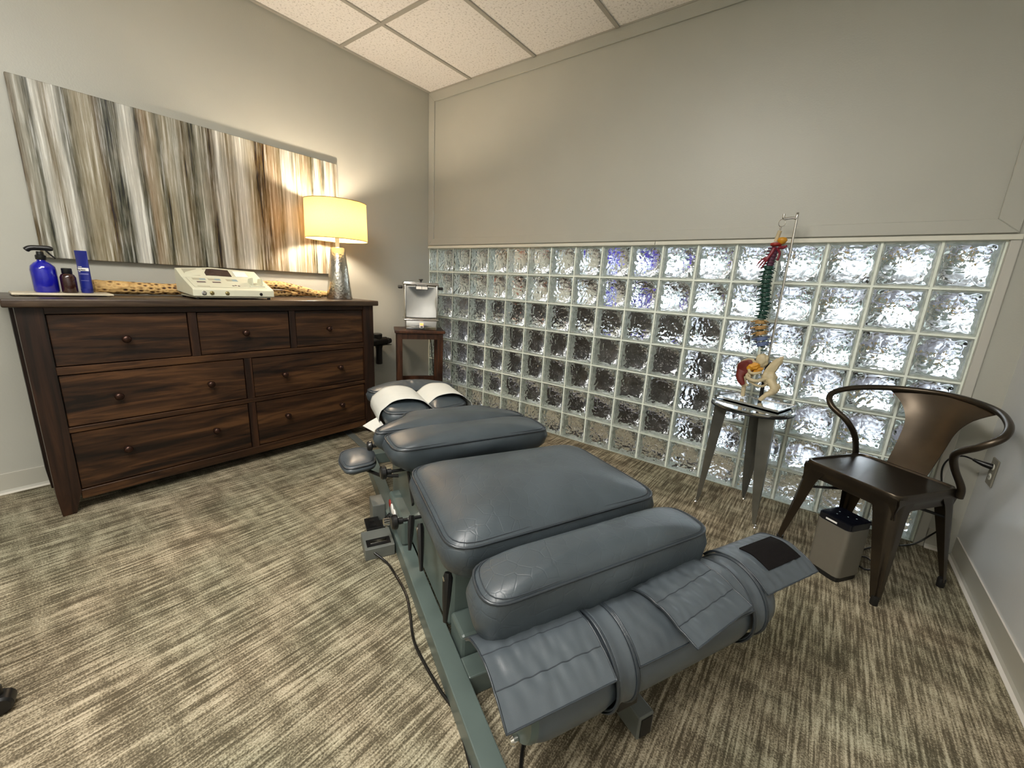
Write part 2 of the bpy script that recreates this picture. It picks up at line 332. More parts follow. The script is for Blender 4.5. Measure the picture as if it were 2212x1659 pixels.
def tube(bm, pts, r, seg=10, cap=True, closed=False, ry=None):
    fr = frames(pts); rings = []
    for i, (p, n, b) in enumerate(fr):
        ri = r[i] if isinstance(r, (list, tuple)) else r
        rb = ri if ry is None else (ry[i] if isinstance(ry, (list, tuple)) else ry)
        rings.append([bm.verts.new(p + n*math.cos(2*PI*k/seg)*ri + b*math.sin(2*PI*k/seg)*rb) for k in range(seg)])
    m_ = len(rings)
    for i in range(m_ if closed else m_-1):
        A, B = rings[i], rings[(i+1) % m_]
        for k in range(seg): bm.faces.new((A[k], A[(k+1) % seg], B[(k+1) % seg], B[k]))
    if cap and not closed: bm.faces.new(rings[0][::-1]); bm.faces.new(rings[-1])
    return [v for q in rings for v in q]
def spline(pts, n=8, closed=False):
    P = [Vector(p) for p in pts]; out = []; m_ = len(P)
    rng = range(m_) if closed else range(m_-1)
    g = (lambda i: P[i % m_]) if closed else (lambda i: P[max(0, min(m_-1, i))])
    for i in rng:
        p0, p1, p2, p3 = g(i-1), g(i), g(i+1), g(i+2)
        for k in range(n):
            t = k/n
            out.append(0.5*((2*p1)+(p2-p0)*t+(2*p0-5*p1+4*p2-p3)*t*t+(3*p1-p0-3*p2+p3)*t**3))
    if not closed: out.append(P[-1])
    return out
def lathe(bm, prof, c, seg=24, axis=None, sx=1.0, sy=1.0):
    """prof: (radius, height) pairs; c: origin; axis: matrix"""
    A = axis if axis is not None else Matrix.Identity(3); c = Vector(c); rings = []
    for r, h in prof:
        if r < 1e-6: rings.append([bm.verts.new(c + A @ Vector((0, 0, h)))])
        else: rings.append([bm.verts.new(c + A @ Vector((r*sx*math.cos(2*PI*k/seg), r*sy*math.sin(2*PI*k/seg), h))) for k in range(seg)])
    for i in range(len(rings)-1):
        P, Q = rings[i], rings[i+1]
        if len(P) == 1 and len(Q) == 1: continue
        for k in range(seg):
            a, b_ = k, (k+1) % seg
            if len(P) == 1: bm.faces.new((P[0], Q[a], Q[b_]))
            elif len(Q) == 1: bm.faces.new((P[a], P[b_], Q[0]))
            else: bm.faces.new((P[a], P[b_], Q[b_], Q[a]))
    if len(rings[0]) > 1: bm.faces.new(rings[0][::-1])
    if len(rings[-1]) > 1: bm.faces.new(rings[-1])
def axis_to(d):
    return Vector((0, 0, 1)).rotation_difference(Vector(d).normalized()).to_matrix()
def prism(bm, poly, z0, z1):
    lo = [bm.verts.new((x, y, z0)) for x, y in poly]; hi = [bm.verts.new((x, y, z1)) for x, y in poly]
    bm.faces.new(lo[::-1]); bm.faces.new(hi); n = len(poly)
    for i in range(n): bm.faces.new((lo[i], lo[(i+1) % n], hi[(i+1) % n], hi[i]))
def sheet(bm, G, th, nrm=None):
    """G: grid of points; closed slab of thickness th, offset against the surface normal"""
    R, Cn = len(G), len(G[0]); G = [[Vector(p) for p in r] for r in G]; top = []; bot = []
    for i in range(R):
        a = []; c2 = []
        for j in range(Cn):
            du = G[min(R-1, i+1)][j]-G[max(0, i-1)][j]; dv = G[i][min(Cn-1, j+1)]-G[i][max(0, j-1)]
            n = du.cross(dv).normalized()
            if nrm is not None and n.dot(Vector(nrm)) < 0: n = -n
            a.append(bm.verts.new(G[i][j])); c2.append(bm.verts.new(G[i][j]-n*th))
        top.append(a); bot.append(c2)
    for i in range(R-1):
        for j in range(Cn-1):
            bm.faces.new((top[i][j], top[i+1][j], top[i+1][j+1], top[i][j+1]))
            bm.faces.new((bot[i][j], bot[i][j+1], bot[i+1][j+1], bot[i+1][j]))
    for i in range(R-1):
        for j in (0, Cn-1): bm.faces.new((top[i][j], bot[i][j], bot[i+1][j], top[i+1][j]))
    for j in range(Cn-1):
        for i in (0, R-1): bm.faces.new((top[i][j], top[i][j+1], bot[i][j+1], bot[i][j]))
def rounded(poly, r, seg=5):
    out = []; n = len(poly)
    for i in range(n):
        p = Vector(poly[i]); a = Vector(poly[i-1]); c = Vector(poly[(i+1) % n])
        rr = r[i] if isinstance(r, (list, tuple)) else r
        da, dc = (a-p), (c-p); rr = min(rr, da.length*0.48, dc.length*0.48); A = p+da.normalized()*rr; C_ = p+dc.normalized()*rr
        for k in range(seg+1):
            t = k/seg; out.append(((1-t)**2*A + 2*t*(1-t)*p + t*t*C_))
    return out
def resample(P, n):
    P = [Vector(p) for p in P]; P.append(P[0]); Ls = [0]
    for i in range(len(P)-1): Ls.append(Ls[-1]+(P[i+1]-P[i]).length)
    out = []; j = 0
    for k in range(n):
        t = Ls[-1]*k/n
        while Ls[j+1] < t: j += 1
        f = (t-Ls[j])/max(1e-9, Ls[j+1]-Ls[j]); out.append(P[j].lerp(P[j+1], f))
    return out
def text(name, s_, size, mtx, mat, parent, ext=0.0004):
    cu = bpy.data.curves.new(name, 'FONT'); cu.body = s_; cu.size = size; cu.extrude = ext; cu.align_x = 'LEFT'
    to = bpy.data.objects.new('tmp', cu); COL.objects.link(to)
    dg = bpy.context.evaluated_depsgraph_get(); me = bpy.data.meshes.new_from_object(to.evaluated_get(dg))
    bpy.data.objects.remove(to); bm = nb(); bm.from_mesh(me); bmesh.ops.transform(bm, matrix=mtx, verts=bm.verts)
    bpy.data.meshes.remove(me); return obj(name, bm, mat, parent)

# ---------------------------------------------------------------- room shell
CZ = 2.662; RX = 3.685; YB = -4.25; GX = 3.553; P = 0.2032
bm = nb(); abox(bm, (-3.2, YB-0.1, -0.1), (8.1, 0.0, 0)); struct('floor', bm, M['carpet'])
bm = nb(); abox(bm, (-3.2, 0.0, -0.1), (8.1, 0.62, 0)); struct('floor_hall_carpet', bm, M['carpet'])
bm = nb(); abox(bm, (-3.2, 0.62, -0.1), (8.1, 7.3, 0)); struct('floor_hall_tile', bm, M['hallfloor'])
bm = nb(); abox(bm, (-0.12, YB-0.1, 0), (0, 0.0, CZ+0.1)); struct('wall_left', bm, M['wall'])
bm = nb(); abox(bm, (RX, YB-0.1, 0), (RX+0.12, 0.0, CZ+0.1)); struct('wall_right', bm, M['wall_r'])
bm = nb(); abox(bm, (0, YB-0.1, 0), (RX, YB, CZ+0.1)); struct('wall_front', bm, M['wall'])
bm = nb(); abox(bm, (-0.12, 0, 1.411), (RX+0.12, 0.11, CZ+0.1)); abox(bm, (GX, 0, 0), (RX+0.12, 0.11, 1.411)); abox(bm, (-0.12, 0, 0), (0.0, 0.11, 1.411))
struct('wall_back', bm, M['wall'])
# casing and picture-frame moulding on the back wall
bm = nb(); abox(bm, (0.0, -0.012, 1.409), (2.092, 0.0, 1.431), 0.003); abox(bm, (2.094, -0.012, 1.409), (3.587, 0.0, 1.431), 0.003); struct('trim_1', bm, M['ledge'])
bm = nb(); abox(bm, (3.555, -0.010, 0.0), (3.587, 0.0, 1.408), 0.003); struct('trim_2', bm, M['trim'])
def frame_piece(name, poly):
    bm = nb(); lo = [bm.verts.new((x, -0.012, z)) for x, z in poly]; hi = [bm.verts.new((x, 0.0, z)) for x, z in poly]
    bm.faces.new(lo); bm.faces.new(hi[::-1])
    for i in range(4): bm.faces.new((lo[i], hi[i], hi[(i+1) % 4], lo[(i+1) % 4]))
    bmesh.ops.bevel(bm, geom=bm.edges[:], offset=0.002, segments=1, affect='EDGES'); struct(name, bm, M['wall'])
a0, a1, c0, c1 = 0.002, 3.572, 1.436, CZ-0.004; i0, i1, d0, d1 = 0.072, 3.502, 1.492, CZ-0.075
frame_piece('trim_3', [(a0, c1), (a0, c0), (i0, d0), (i0, d1)]); frame_piece('trim_4', [(a0, c1), (i0, d1), (i1, d1), (a1, c1)])
frame_piece('trim_5', [(a1, c1), (i1, d1), (i1, d0), (a1, c0)]); frame_piece('trim_6', [(a0, c0), (a1, c0), (i1, d0), (i0, d0)])
# cove base along left, right and the short piece of the back wall
def cove(name, pts_dir):
    (x0, y0), (x1, y1), (nx, ny) = pts_dir
    bm = nb(); d = Vector((x1-x0, y1-y0, 0)); n = Vector((nx, ny, 0))
    prof = [(0, 0.100), (0.005, 0.100), (0.005, 0.018), (0.010, 0.007), (0.020, 0.002), (0.020, 0.0), (0, 0.0)]
    A = [bm.verts.new(Vector((x0, y0, 0))+n*u+Vector((0, 0, z))) for u, z in prof]; B = [bm.verts.new(Vector((x1, y1, 0))+n*u+Vector((0, 0, z))) for u, z in prof]
    k = len(prof)
    for i in range(k):
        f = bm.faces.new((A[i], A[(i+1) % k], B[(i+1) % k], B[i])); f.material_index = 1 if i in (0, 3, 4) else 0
    bm.faces.new(A[::-1]); bm.faces.new(B); struct(name, bm, [M['base'], M['base_lip']])
cove('baseboard_left', ((0, YB), (0, -0.02), (1, 0))); cove('baseboard_right', ((RX, YB), (RX, -0.02), (-1, 0))); cove('baseboard_back', ((3.59, 0), (RX-0.02, 0), (0, -1)))

# glass block wall: every block an object, sharing two meshes
gw = sempty('wall_glass_block', (0, 0, 0))
def hfun(u, v_, sd):
    p = Vector((u*1.7+sd*7.1, v_*1.7-sd*3.3, sd)); q = noise.noise(p*1.0)*0.9
    r_ = math.hypot(u-0.1, v_+0.15); th = math.atan2(v_+0.15, u-0.1)
    return 0.55*math.sin(th*8+q*7+r_*3.0)*min(1, r_*2.2) + 1.0*noise.noise(Vector((u*5.2+q*2, v_*5.2+sd*5, sd*2)))+0.5*noise.noise(Vector((u*10.5+q, v_*10.5+sd, sd)))
def block_mesh(w_, h_, sd):
    bm = nb(); D = 0.094; T = 0.009; n = 44
    def pane(yo, yi, s_):
        nx = max(6, int(n*w_/h_))
        fo = [bm.verts.new(q) for q in ((-w_/2, yo, -h_/2), (w_/2, yo, -h_/2), (w_/2, yo, h_/2), (-w_/2, yo, h_/2))]
        bm.faces.new(fo); g = []
        for i in range(nx+1):
            r = []
            for j in range(n+1):
                u = -1+2*i/nx; v_ = -1+2*j/n; e = min((1-abs(u))*w_/2, (1-abs(v_))*h_/2)/0.012
                k = max(0, min(1, e-0.5)); hh = 0.0044*hfun(u*w_/h_, v_, s_)*k + (0.003*(1-min(1, e)))
                r.append(bm.verts.new((u*w_/2, yi + (hh if yi > yo else -hh), v_*h_/2)))
            g.append(r)
        for i in range(nx):
            for j in range(n): bm.faces.new((g[i][j], g[i][j+1], g[i+1][j+1], g[i+1][j]))
        edge = [[g[0][j] for j in range(n+1)], [g[nx][j] for j in range(n+1)], [g[i][0] for i in range(nx+1)], [g[i][n] for i in range(nx+1)]]
        cs = [(fo[0], fo[3]), (fo[1], fo[2]), (fo[0], fo[1]), (fo[3], fo[2])]
        for ed, (p, q) in zip(edge, cs): bm.faces.new([p]+ed+[q])
    pane(0.0, T, sd); pane(D, D-T, sd+3.7)
    bmesh.ops.recalc_face_normals(bm, faces=bm.faces)
    for f in bm.faces: f.smooth = abs(f.calc_center_median().y) > 0.0005 and len(f.verts) == 4
    # side walls
    t = 0.006; y0, y1 = T+0.0045, D-T-0.0045
    for lo, hi in (((-w_/2, y0, -h_/2), (-w_/2+t, y1, h_/2)), ((w_/2-t, y0, -h_/2), (w_/2, y1, h_/2)), ((-w_/2+t, y0, -h_/2), (w_/2-t, y1, -h_/2+t)), ((-w_/2+t, y0, h_/2-t), (w_/2-t, y1, h_/2))):
        abox(bm, lo, hi, mi=1)
    me = bpy.data.meshes.new('glass_block'); bm.to_mesh(me); bm.free(); me.materials.append(M['glass']); me.materials.append(M['glass_side']); return me
J = 0.0105
meshes = [block_mesh(P-J, P-J, s_) for s_ in (0.0, 1.3, 2.9)]
X0 = -0.0913
cols = [(0.004, X0+P)] + [(X0+k*P, X0+(k+1)*P) for k in range(1, 17)] + [(X0+17*P, GX-0.002)]
half = block_mesh(cols[0][1]-cols[0][0]-J, P-J, 0.5); last = block_mesh(cols[-1][1]-cols[-1][0]-J, P-J, 2.2)
Z0 = -0.011
for ci, (xa, xb) in enumerate(cols):
    for r in range(7):
        za, zb = Z0+r*P, Z0+(r+1)*P
        me = half if ci == 0 else last if ci == 17 else meshes[(ci*5+r*3+ci*r) % 3]
        o = bpy.data.objects.new('glass_block', me); COL.objects.link(o); o.parent = gw
        o.location = ((xa+xb)/2, 0.004, (za+zb)/2 + (0.004 if r == 0 else 0))
        if 0 < ci < 17 and (ci+r) % 2: o.rotation_euler = (0, PI, 0)
bm = nb(); ys, ye = 0.0065, 0.096
for x in [0.0045]+[c_[1] for c_ in cols[:-1]]+[GX-0.004]: abox(bm, (x-J/2, ys, 0.0), (x+J/2, ye, 1.411))
for r in range(1, 8):
    z = Z0+r*P; abox(bm, (0.0, ys+0.0003, z-J/2), (GX, ye-0.0003, z+J/2))
abox(bm, (0.0, ys, 0.0), (GX, ye, 0.004)); obj('mortar', bm, M['mortar'], gw)

# ceiling: grid bars and lay-in tiles
bm = nb(); abox(bm, (-0.12, YB-0.1, CZ+0.03), (RX+0.12, 0.11, CZ+0.12)); ce = struct('ceiling', bm, M['hallceil'])
gx = [0.0]+[0.4805+0.6096*k for k in range(6)]; gx = [x for x in gx if x < RX-0.05]+[RX]
gy = [0.0, -0.8137, -0.8137-1.2192, -0.8137-2*1.2192, YB]
LT = {(2, 2), (4, 2)}
for i in range(len(gx)-1):
    for j in range(len(gy)-1):
        xa, xb, ya, yb = gx[i]+0.010, gx[i+1]-0.010, gy[j+1]+0.010, gy[j]-0.010
        if (i, j) in ((2, 2),) : pass
        bm = nb()
        if (i, j) in {(3, 2), (4, 3)}:
            abox(bm, (xa, ya, CZ-0.001), (xb, yb, CZ+0.02), 0.002); obj('light_diffuser', bm, M['diffuser'], ce)
        else:
            abox(bm, (xa, ya, CZ+0.004), (xb, yb, CZ+0.024), 0.004); obj('ceiling_tile', bm, M['tile'], ce)
for x in gx[1:-1]:
    bm = nb(); abox(bm, (x-0.012, YB, CZ-0.003), (x+0.012, 0.0, CZ+0.006)); obj('grid_bar', bm, M['grid'], ce)
for y_ in gy[1:-1]:
    bm = nb(); abox(bm, (0, y_-0.012, CZ-0.0035), (RX, y_+0.012, CZ+0.0055)); obj('grid_bar', bm, M['grid'], ce)
for lo, hi in (((0, YB, CZ-0.003), (0.022, 0, CZ+0.006)), ((RX-0.022, YB, CZ-0.003), (RX, 0, CZ+0.006)), ((0.022, -0.010, CZ-0.003), (RX-0.022, 0, CZ+0.006))):
    bm = nb(); abox(bm, lo, hi); obj('wall_angle', bm, M['grid'], ce)

# ---------------------------------------------------------------- the hall beyond the glass
bm = nb(); abox(bm, (-3.2, 0.11, 2.70), (8.1, 7.3, 2.8)); struct('ceiling_hall', bm, M['hallceil'])
bm = nb(); abox(bm, (-3.2, 3.0, 0), (0.75, 3.1, 2.7)); struct('wall_hall_left', bm, M['hallwall'])
bm = nb(); abox(bm, (-3.3, 0.11, 0), (-3.2, 3.0, 2.7)); struct('wall_hall_end', bm, M['hallwall'])
bm = nb(); abox(bm, (0.65, 3.1, 0), (0.75, 7.2, 2.7)); struct('wall_hall_side', bm, M['hallgrey'])
bm = nb(); abox(bm, (8.0, -0.2, 0), (8.1, 7.3, 2.7)); abox(bm, (RX+0.12, -0.1, 0), (8.0, 0.0, 2.7)); struct('wall_hall_right', bm, M['hallwall'])
bm = nb(); abox(bm, (0.75, 7.2, 0), (8.0, 7.3, 1.05)); abox(bm, (0.75, 7.2, 2.55), (8.0, 7.3, 2.7)); abox(bm, (4.52, 7.2, 1.05), (8.0, 7.3, 2.55)); struct('wall_hall_far', bm, M['hallgrey'])
for k in range(5):
    xa = 0.77+k*0.75; bm = nb()
    for lo, hi in (((xa, 7.2, 1.05), (xa+0.05, 7.28, 2.55)), ((xa+0.69, 7.2, 1.05), (xa+0.745, 7.28, 2.55)), ((xa+0.05, 7.2, 1.05), (xa+0.69, 7.28, 1.11)), ((xa+0.05, 7.2, 2.49), (xa+0.69, 7.28, 2.55)), ((xa+0.05, 7.2, 1.62), (xa+0.69, 7.28, 1.67))): abox(bm, lo, hi)
    struct('window_%d' % (k+1), bm, M['frame_dark'])
t = thing('reception_counter', 'long dark brown cabinet standing in the hall behind the glass blocks', 'cabinet', (0.0, 0.9, 0))
bm = nb(); abox(bm, (-3.0, 0.70, 0.06), (2.42, 1.25, 0.93)); obj('carcass', bm, M['cabinet'], t)
bm = nb(); abox(bm, (-3.0, 0.74, 0.0), (2.40, 1.22, 0.06)); obj('plinth', bm, M['rubber'], t)
bm = nb(); abox(bm, (-3.02, 0.66, 0.93), (2.45, 1.28, 0.97), 0.006); obj('countertop', bm, M['wood_t'], t)
for k in range(9):
    xa = -2.95+k*0.6; xb = min(2.40, xa+0.58); bm = nb(); abox(bm, (xa, 0.68, 0.08), (xb, 0.70, 0.90), 0.004); obj('door', bm, M['cabinet'], t)
t = thing('flower_vase', 'violet flowers with green leaves seen through the top row of glass blocks', 'flowers', (1.74, 0.95, 0.97))
bm = nb(); lathe(bm, [(0.05, 0.97), (0.06, 0.99), (0.065, 1.01), (0.045, 1.035), (0.05, 1.04)], (1.74, 0.95, 0)); obj('vase', bm, M['white'], t, smooth=True)
bm = nb()
for k in range(75):
    a = random.uniform(0, 2*PI); rr = random.uniform(0.03, 0.22); zz = random.uniform(1.06, 1.46)
    lathe(bm, [(0, -0.024), (0.026, -0.014), (0.034, 0.004), (0.018, 0.018), (0, 0.02)], (1.70+rr*math.cos(a), 0.86+rr*math.sin(a)*0.5, zz), 8)
obj('blossoms', bm, M['violet'], t, smooth='all', kind='stuff')
bm = nb()
for k in range(22):
    a = random.uniform(0, 2*PI); rr = random.uniform(0.1, 0.26); p0 = Vector((1.78, 0.95, 1.03)); p1 = p0+Vector((rr*math.cos(a), rr*math.sin(a)*0.6, random.uniform(0.05, 0.28)))
    tube(bm, spline([p0, (p0+p1)/2+Vector((0, 0, 0.03)), p1], 4), [0.003]+[0.014]*5+[0.008]*2+[0.002], 5, ry=0.002)
obj('leaves', bm, M['leaf'], t, kind='stuff')
for i, (x, lab, mt_) in enumerate(((0.62, 'small terracotta pot on the dark hall counter', 'terracotta'), (0.86, 'small white box on the dark hall counter', 'white'))):
    bm = nb()
    if i == 0: lathe(bm, [(0.055, 0.97), (0.075, 1.07), (0.082, 1.07), (0.082, 1.09), (0.07, 1.09)], (x, 0.82, 0), 16); tag(obj('plant_pot', bm, M[mt_], smooth=True), lab, 'pot')
    else: abox(bm, (x-0.06, 0.76, 0.97), (x+0.06, 0.86, 1.06), 0.004); tag(obj('storage_box', bm, M[mt_]), lab, 'box')
t = thing('tall_plant', 'tall leafy plant in a pot by the bright hall windows', 'plant', (1.75, 5.2, 0))
bm = nb(); lathe(bm, [(0.16, 0), (0.21, 0.36), (0.23, 0.38), (0.2, 0.38), (0.18, 0.34), (0, 0.34)], (1.75, 5.2, 0), 20); obj('pot', bm, M['terracotta'], t, smooth=True)
bm = nb(); tube(bm, [(1.75, 5.2, 0.3), (1.78, 5.2, 1.0), (1.74, 5.2, 1.7)], [0.03, 0.022, 0.01], 8); obj('trunk', bm, M['cabinet'], t)
bm = nb()
for k in range(70):
    a = random.uniform(0, 2*PI); rr = random.uniform(0.15, 0.5); p0 = Vector((1.75, 5.2, random.uniform(0.9, 1.8))); p1 = p0+Vector((rr*math.cos(a), rr*math.sin(a), random.uniform(-0.05, 0.35)))
    tube(bm, spline([p0, (p0+p1)/2+Vector((0, 0, 0.06)), p1], 3), [0.004]+[0.035]*4+[0.02, 0.003], 5, ry=0.003)
obj('foliage', bm, M['leaf'], t, kind='stuff')
for i, x in enumerate((3.9, 5.1)):
    t = thing('hall_chair', ('tan upholstered waiting chair nearest the glass wall in the hall', 'tan upholstered waiting chair further right in the hall')[i], 'chair', (x, 4.3, 0), 'waiting chairs in the hall')
    bm = nb(); abox(bm, (x-0.28, 4.0, 0.36), (x+0.28, 4.55, 0.46), 0.03); obj('seat', bm, M['tan_seat'], t)
    bm = nb(); abox(bm, (x-0.28, 4.5, 0.46), (x+0.28, 4.6, 0.95), 0.03); obj('backrest', bm, M['tan_seat'], t)
    for dx in (-0.25, 0.25):
        for yy in (4.04, 4.54):
            bm = nb(); abox(bm, (x+dx-0.02, yy-0.02, 0), (x+dx+0.02, yy+0.02, 0.37)); obj('leg', bm, M['cabinet'], t)

# ---------------------------------------------------------------- dresser
t = thing('dresser', 'wide dark-stained wooden dresser with seven drawers against the left wall', 'dresser', (0.25, -1.73, 0))
bm = nb(); abox(bm, (0.012, -2.575, 0.931), (0.505, -0.895, 0.965), 0.006, 3); obj('top', bm, M['wood_t'], t, smooth=True)
bm = nb(); abox(bm, (0.03, -2.515, 0.10), (0.44, -0.945, 0.925)); obj('carcass', bm, M['rubber'], t)
for ya, yb in ((-2.525, -2.515), (-0.945, -0.935)):
    bm = nb(); abox(bm, (0.07, ya, 0.09), (0.43, yb, 0.928)); obj('side_panel', bm, M['wood_v'], t)
for xs in (0, 1):
    for ys_ in (0, 1):
        x0, x1 = ((0.018, 0.085), (0.415, 0.472))[xs]; y0, y1 = ((-2.543, -2.466), (-0.997, -0.920))[ys_]
        bm = nb(); iy = 1 if ys_ == 0 else 0
        b4 = [(x0, y0, 0.10), (x1, y0, 0.10), (x1, y1, 0.10), (x0, y1, 0.10)]
        hexa(bm, b4, [(x, y_, 0.931) for x, y_, _ in b4])
        f = 0.028; q0, q1 = (y0+0.006, y1-f) if ys_ == 0 else (y0+f, y1-0.006)
        vs = hexa(bm, [(x0+0.004, q0, 0), (x1-0.004, q0, 0), (x1-0.004, q1, 0), (x0+0.004, q1, 0)], b4)
        obj('leg', bm, M['wood_v'], t)
def rail(lo, hi, mt_='wood_h'):
    bm = nb(); abox(bm, lo, hi, 0.0015, 1); obj('face_rail', bm, M[mt_], t)
XF0, XF1 = 0.436, 0.467
rail((XF0, -2.466, 0.902), (XF1, -0.997, 0.930)); rail((XF0, -2.466, 0.641), (XF1, -0.997, 0.675)); rail((XF0, -2.466, 0.379), (XF1, -0.997, 0.403)); rail((XF0, -2.466, 0.060), (XF1, -0.997, 0.104))
rail((XF0, -1.985, 0.676), (XF1, -1.949, 0.901), 'wood_v'); rail((XF0, -1.490, 0.676), (XF1, -1.456, 0.901), 'wood_v')
rail((XF0, -1.752, 0.404), (XF1, -1.716, 0.640), 'wood_v'); rail((XF0, -1.752, 0.105), (XF1, -1.716, 0.378), 'wood_v')
def drawer(y0, y1, z0, z1, knobs):
    g = 0.004; bm = nb(); abox(bm, (0.25, y0+g, z0+g), (0.461, y1-g, z1-g), 0.002, 1); d = obj('drawer', bm, M['wood_h'], t)
    for ky, kz in knobs:
        bm = nb(); lathe(bm, [(0.012, 0.0), (0.010, 0.004), (0.007, 0.012), (0.009, 0.017), (0.0165, 0.022), (0.0175, 0.028), (0.013, 0.035), (0.0, 0.038)], (0.461, ky, kz), 20, axis_to((1, 0, 0)))
        obj('knob', bm, M['knob'], d, smooth='all')
for y0, y1, ky in ((-2.466, -1.985, -2.23), (-1.949, -1.490, -1.735), (-1.456, -0.997, -1.25)): drawer(y0, y1, 0.675, 0.902, [(ky, 0.785)])
for z0, z1, kz in ((0.403, 0.641, 0.521), (0.104, 0.379, 0.258)):
    drawer(-2.466, -1.752, z0, z1, [(-2.288, kz), (-1.925, kz)]); drawer(-1.716, -0.997, z0, z1, [(-1.545, kz), (-1.185, kz)])

# ---------------------------------------------------------------- painting
t = thing('canvas_painting', 'wide abstract canvas of vertical grey, brown and cream streaks above the dresser', 'painting', (0.018, -1.6475, 1.513))
bm = nb(); abox(bm, (0.006, -2.405, 1.130), (0.034, -0.890, 1.897), 0.002, 1); obj('canvas', bm, M['painting'], t)
bm = nb()
for lo, hi in (((0.002, -2.40, 1.135), (0.006, -2.36, 1.892)), ((0.002, -0.935, 1.135), (0.006, -0.895, 1.892)), ((0.002, -2.36, 1.135), (0.006, -0.935, 1.175)), ((0.002, -2.36, 1.852), (0.006, -0.935, 1.892))): abox(bm, lo, hi)
obj('stretcher_frame', bm, M['bone'], t)

# ---------------------------------------------------------------- table lamp
lx, ly = 0.28, -1.055
t = thing('table_lamp', 'lit table lamp with hammered silver base and yellow drum shade at the dresser end', 'lamp', (lx, ly, 0.965))
bm = nb(); lathe(bm, [(0.082, 0.966), (0.084, 0.970), (0.045, 1.302), (0.040, 1.308), (0.012, 1.309)], (lx, ly, 0), 32); obj('base', bm, M['hammer'], t, smooth=True)
bm = nb(); lathe(bm, [(0.013, 1.306), (0.013, 1.385), (0.019, 1.388), (0.019, 1.425), (0.012, 1.43)], (lx, ly, 0), 16); obj('socket', bm, M['white'], t, smooth=True)
bm = nb(); lathe(bm, [(0.0, 1.43), (0.014, 1.432), (0.018, 1.45), (0.030, 1.48), (0.028, 1.505), (0.014, 1.522), (0.0, 1.525)], (lx, ly, 0), 16); obj('bulb', bm, M['bulb'], t, smooth='all')
bm = nb(); seg = 64; r0, r1 = 0.196, 0.192; zs = [(r0, 1.357), (r1, 1.597)]
R1 = [[bm.verts.new((lx+r*math.cos(2*PI*k/seg), ly+r*math.sin(2*PI*k/seg), z)) for k in range(seg)] for r, z in zs]
for k in range(seg): bm.faces.new((R1[0][k], R1[0][(k+1) % seg], R1[1][(k+1) % seg], R1[1][k]))
sh = obj('lamp_shade', bm, M['shade'], t, smooth='all')
for z, r in ((1.357, r0), (1.597, r1)):
    bm = nb(); tube(bm, [(lx+(r+0.0005)*math.cos(2*PI*k/48), ly+(r+0.0005)*math.sin(2*PI*k/48), z) for k in range(48)], 0.0022, 6, closed=True); obj('rim', bm, M['brass'], sh, smooth='all')
bm = nb()
for k in range(3):
    a = 2*PI*k/3+0.4; tube(bm, [(lx, ly, 1.545), (lx+0.192*math.cos(a), ly+0.192*math.sin(a), 1.592)], 0.0016, 6)
tube(bm, [(lx-0.014, ly, 1.41), (lx-0.04, ly, 1.46), (lx-0.04, ly, 1.50), (lx, ly, 1.548)], 0.0014, 6); tube(bm, [(lx+0.014, ly, 1.41), (lx+0.04, ly, 1.46), (lx+0.04, ly, 1.50), (lx, ly, 1.548)], 0.0014, 6)
obj('harp', bm, M['chrome'], t)

# ---------------------------------------------------------------- things on the dresser
DZ = 0.9655
bm = nb(); abox(bm, (0.15, -2.535, DZ+0.004), (0.325, -2.222, DZ+0.0135), 0.003)
for x in (0.16, 0.30):
    for y_ in (-2.52, -2.24): abox(bm, (x-0.006, y_-0.006, DZ), (x+0.006, y_+0.006, DZ+0.004))
tag(obj('stone_tray', bm, M['slab'], loc=(0.24, -2.38, DZ)), 'thin mottled cream stone tray under the bottles at the left end of the dresser', 'tray')
TZ = DZ+0.0137
# spray bottle
bx_, by_ = 0.235, -2.425
t = thing('spray_bottle', 'cobalt blue round spray bottle with black trigger head on the stone tray', 'bottle', (bx_, by_, TZ))
bm = nb(); lathe(bm, [(0.0, TZ), (0.036, TZ), (0.040, TZ+0.006), (0.041, TZ+0.095), (0.038, TZ+0.112), (0.026, TZ+0.127), (0.015, TZ+0.134), (0.013, TZ+0.142), (0.0, TZ+0.142)], (bx_, by_, 0), 32); obj('bottle_body', bm, M['blue_glass'], t, smooth=True)
bm = nb(); lathe(bm, [(0.016, TZ+0.140), (0.017, TZ+0.142), (0.017, TZ+0.158), (0.012, TZ+0.162), (0.011, TZ+0.175)], (bx_, by_, 0), 20); obj('collar', bm, M['black'], t, smooth=True)
bm = nb(); tube(bm, spline([(bx_, by_-0.040, TZ+0.176), (bx_, by_-0.026, TZ+0.187), (bx_, by_, TZ+0.190), (bx_, by_+0.028, TZ+0.190), (bx_, by_+0.042, TZ+0.187)], 5), [0.006]+[0.011]*16+[0.010, 0.009, 0.008, 0.006], 10, ry=0.011); obj('spray_head', bm, M['black'], t, smooth='all')
bm = nb(); tube(bm, spline([(bx_, by_+0.020, TZ+0.180), (bx_, by_+0.030, TZ+0.165), (bx_, by_+0.044, TZ+0.148)], 5), 0.0035, 8, ry=0.006); obj('trigger', bm, M['black'], t, smooth='all')
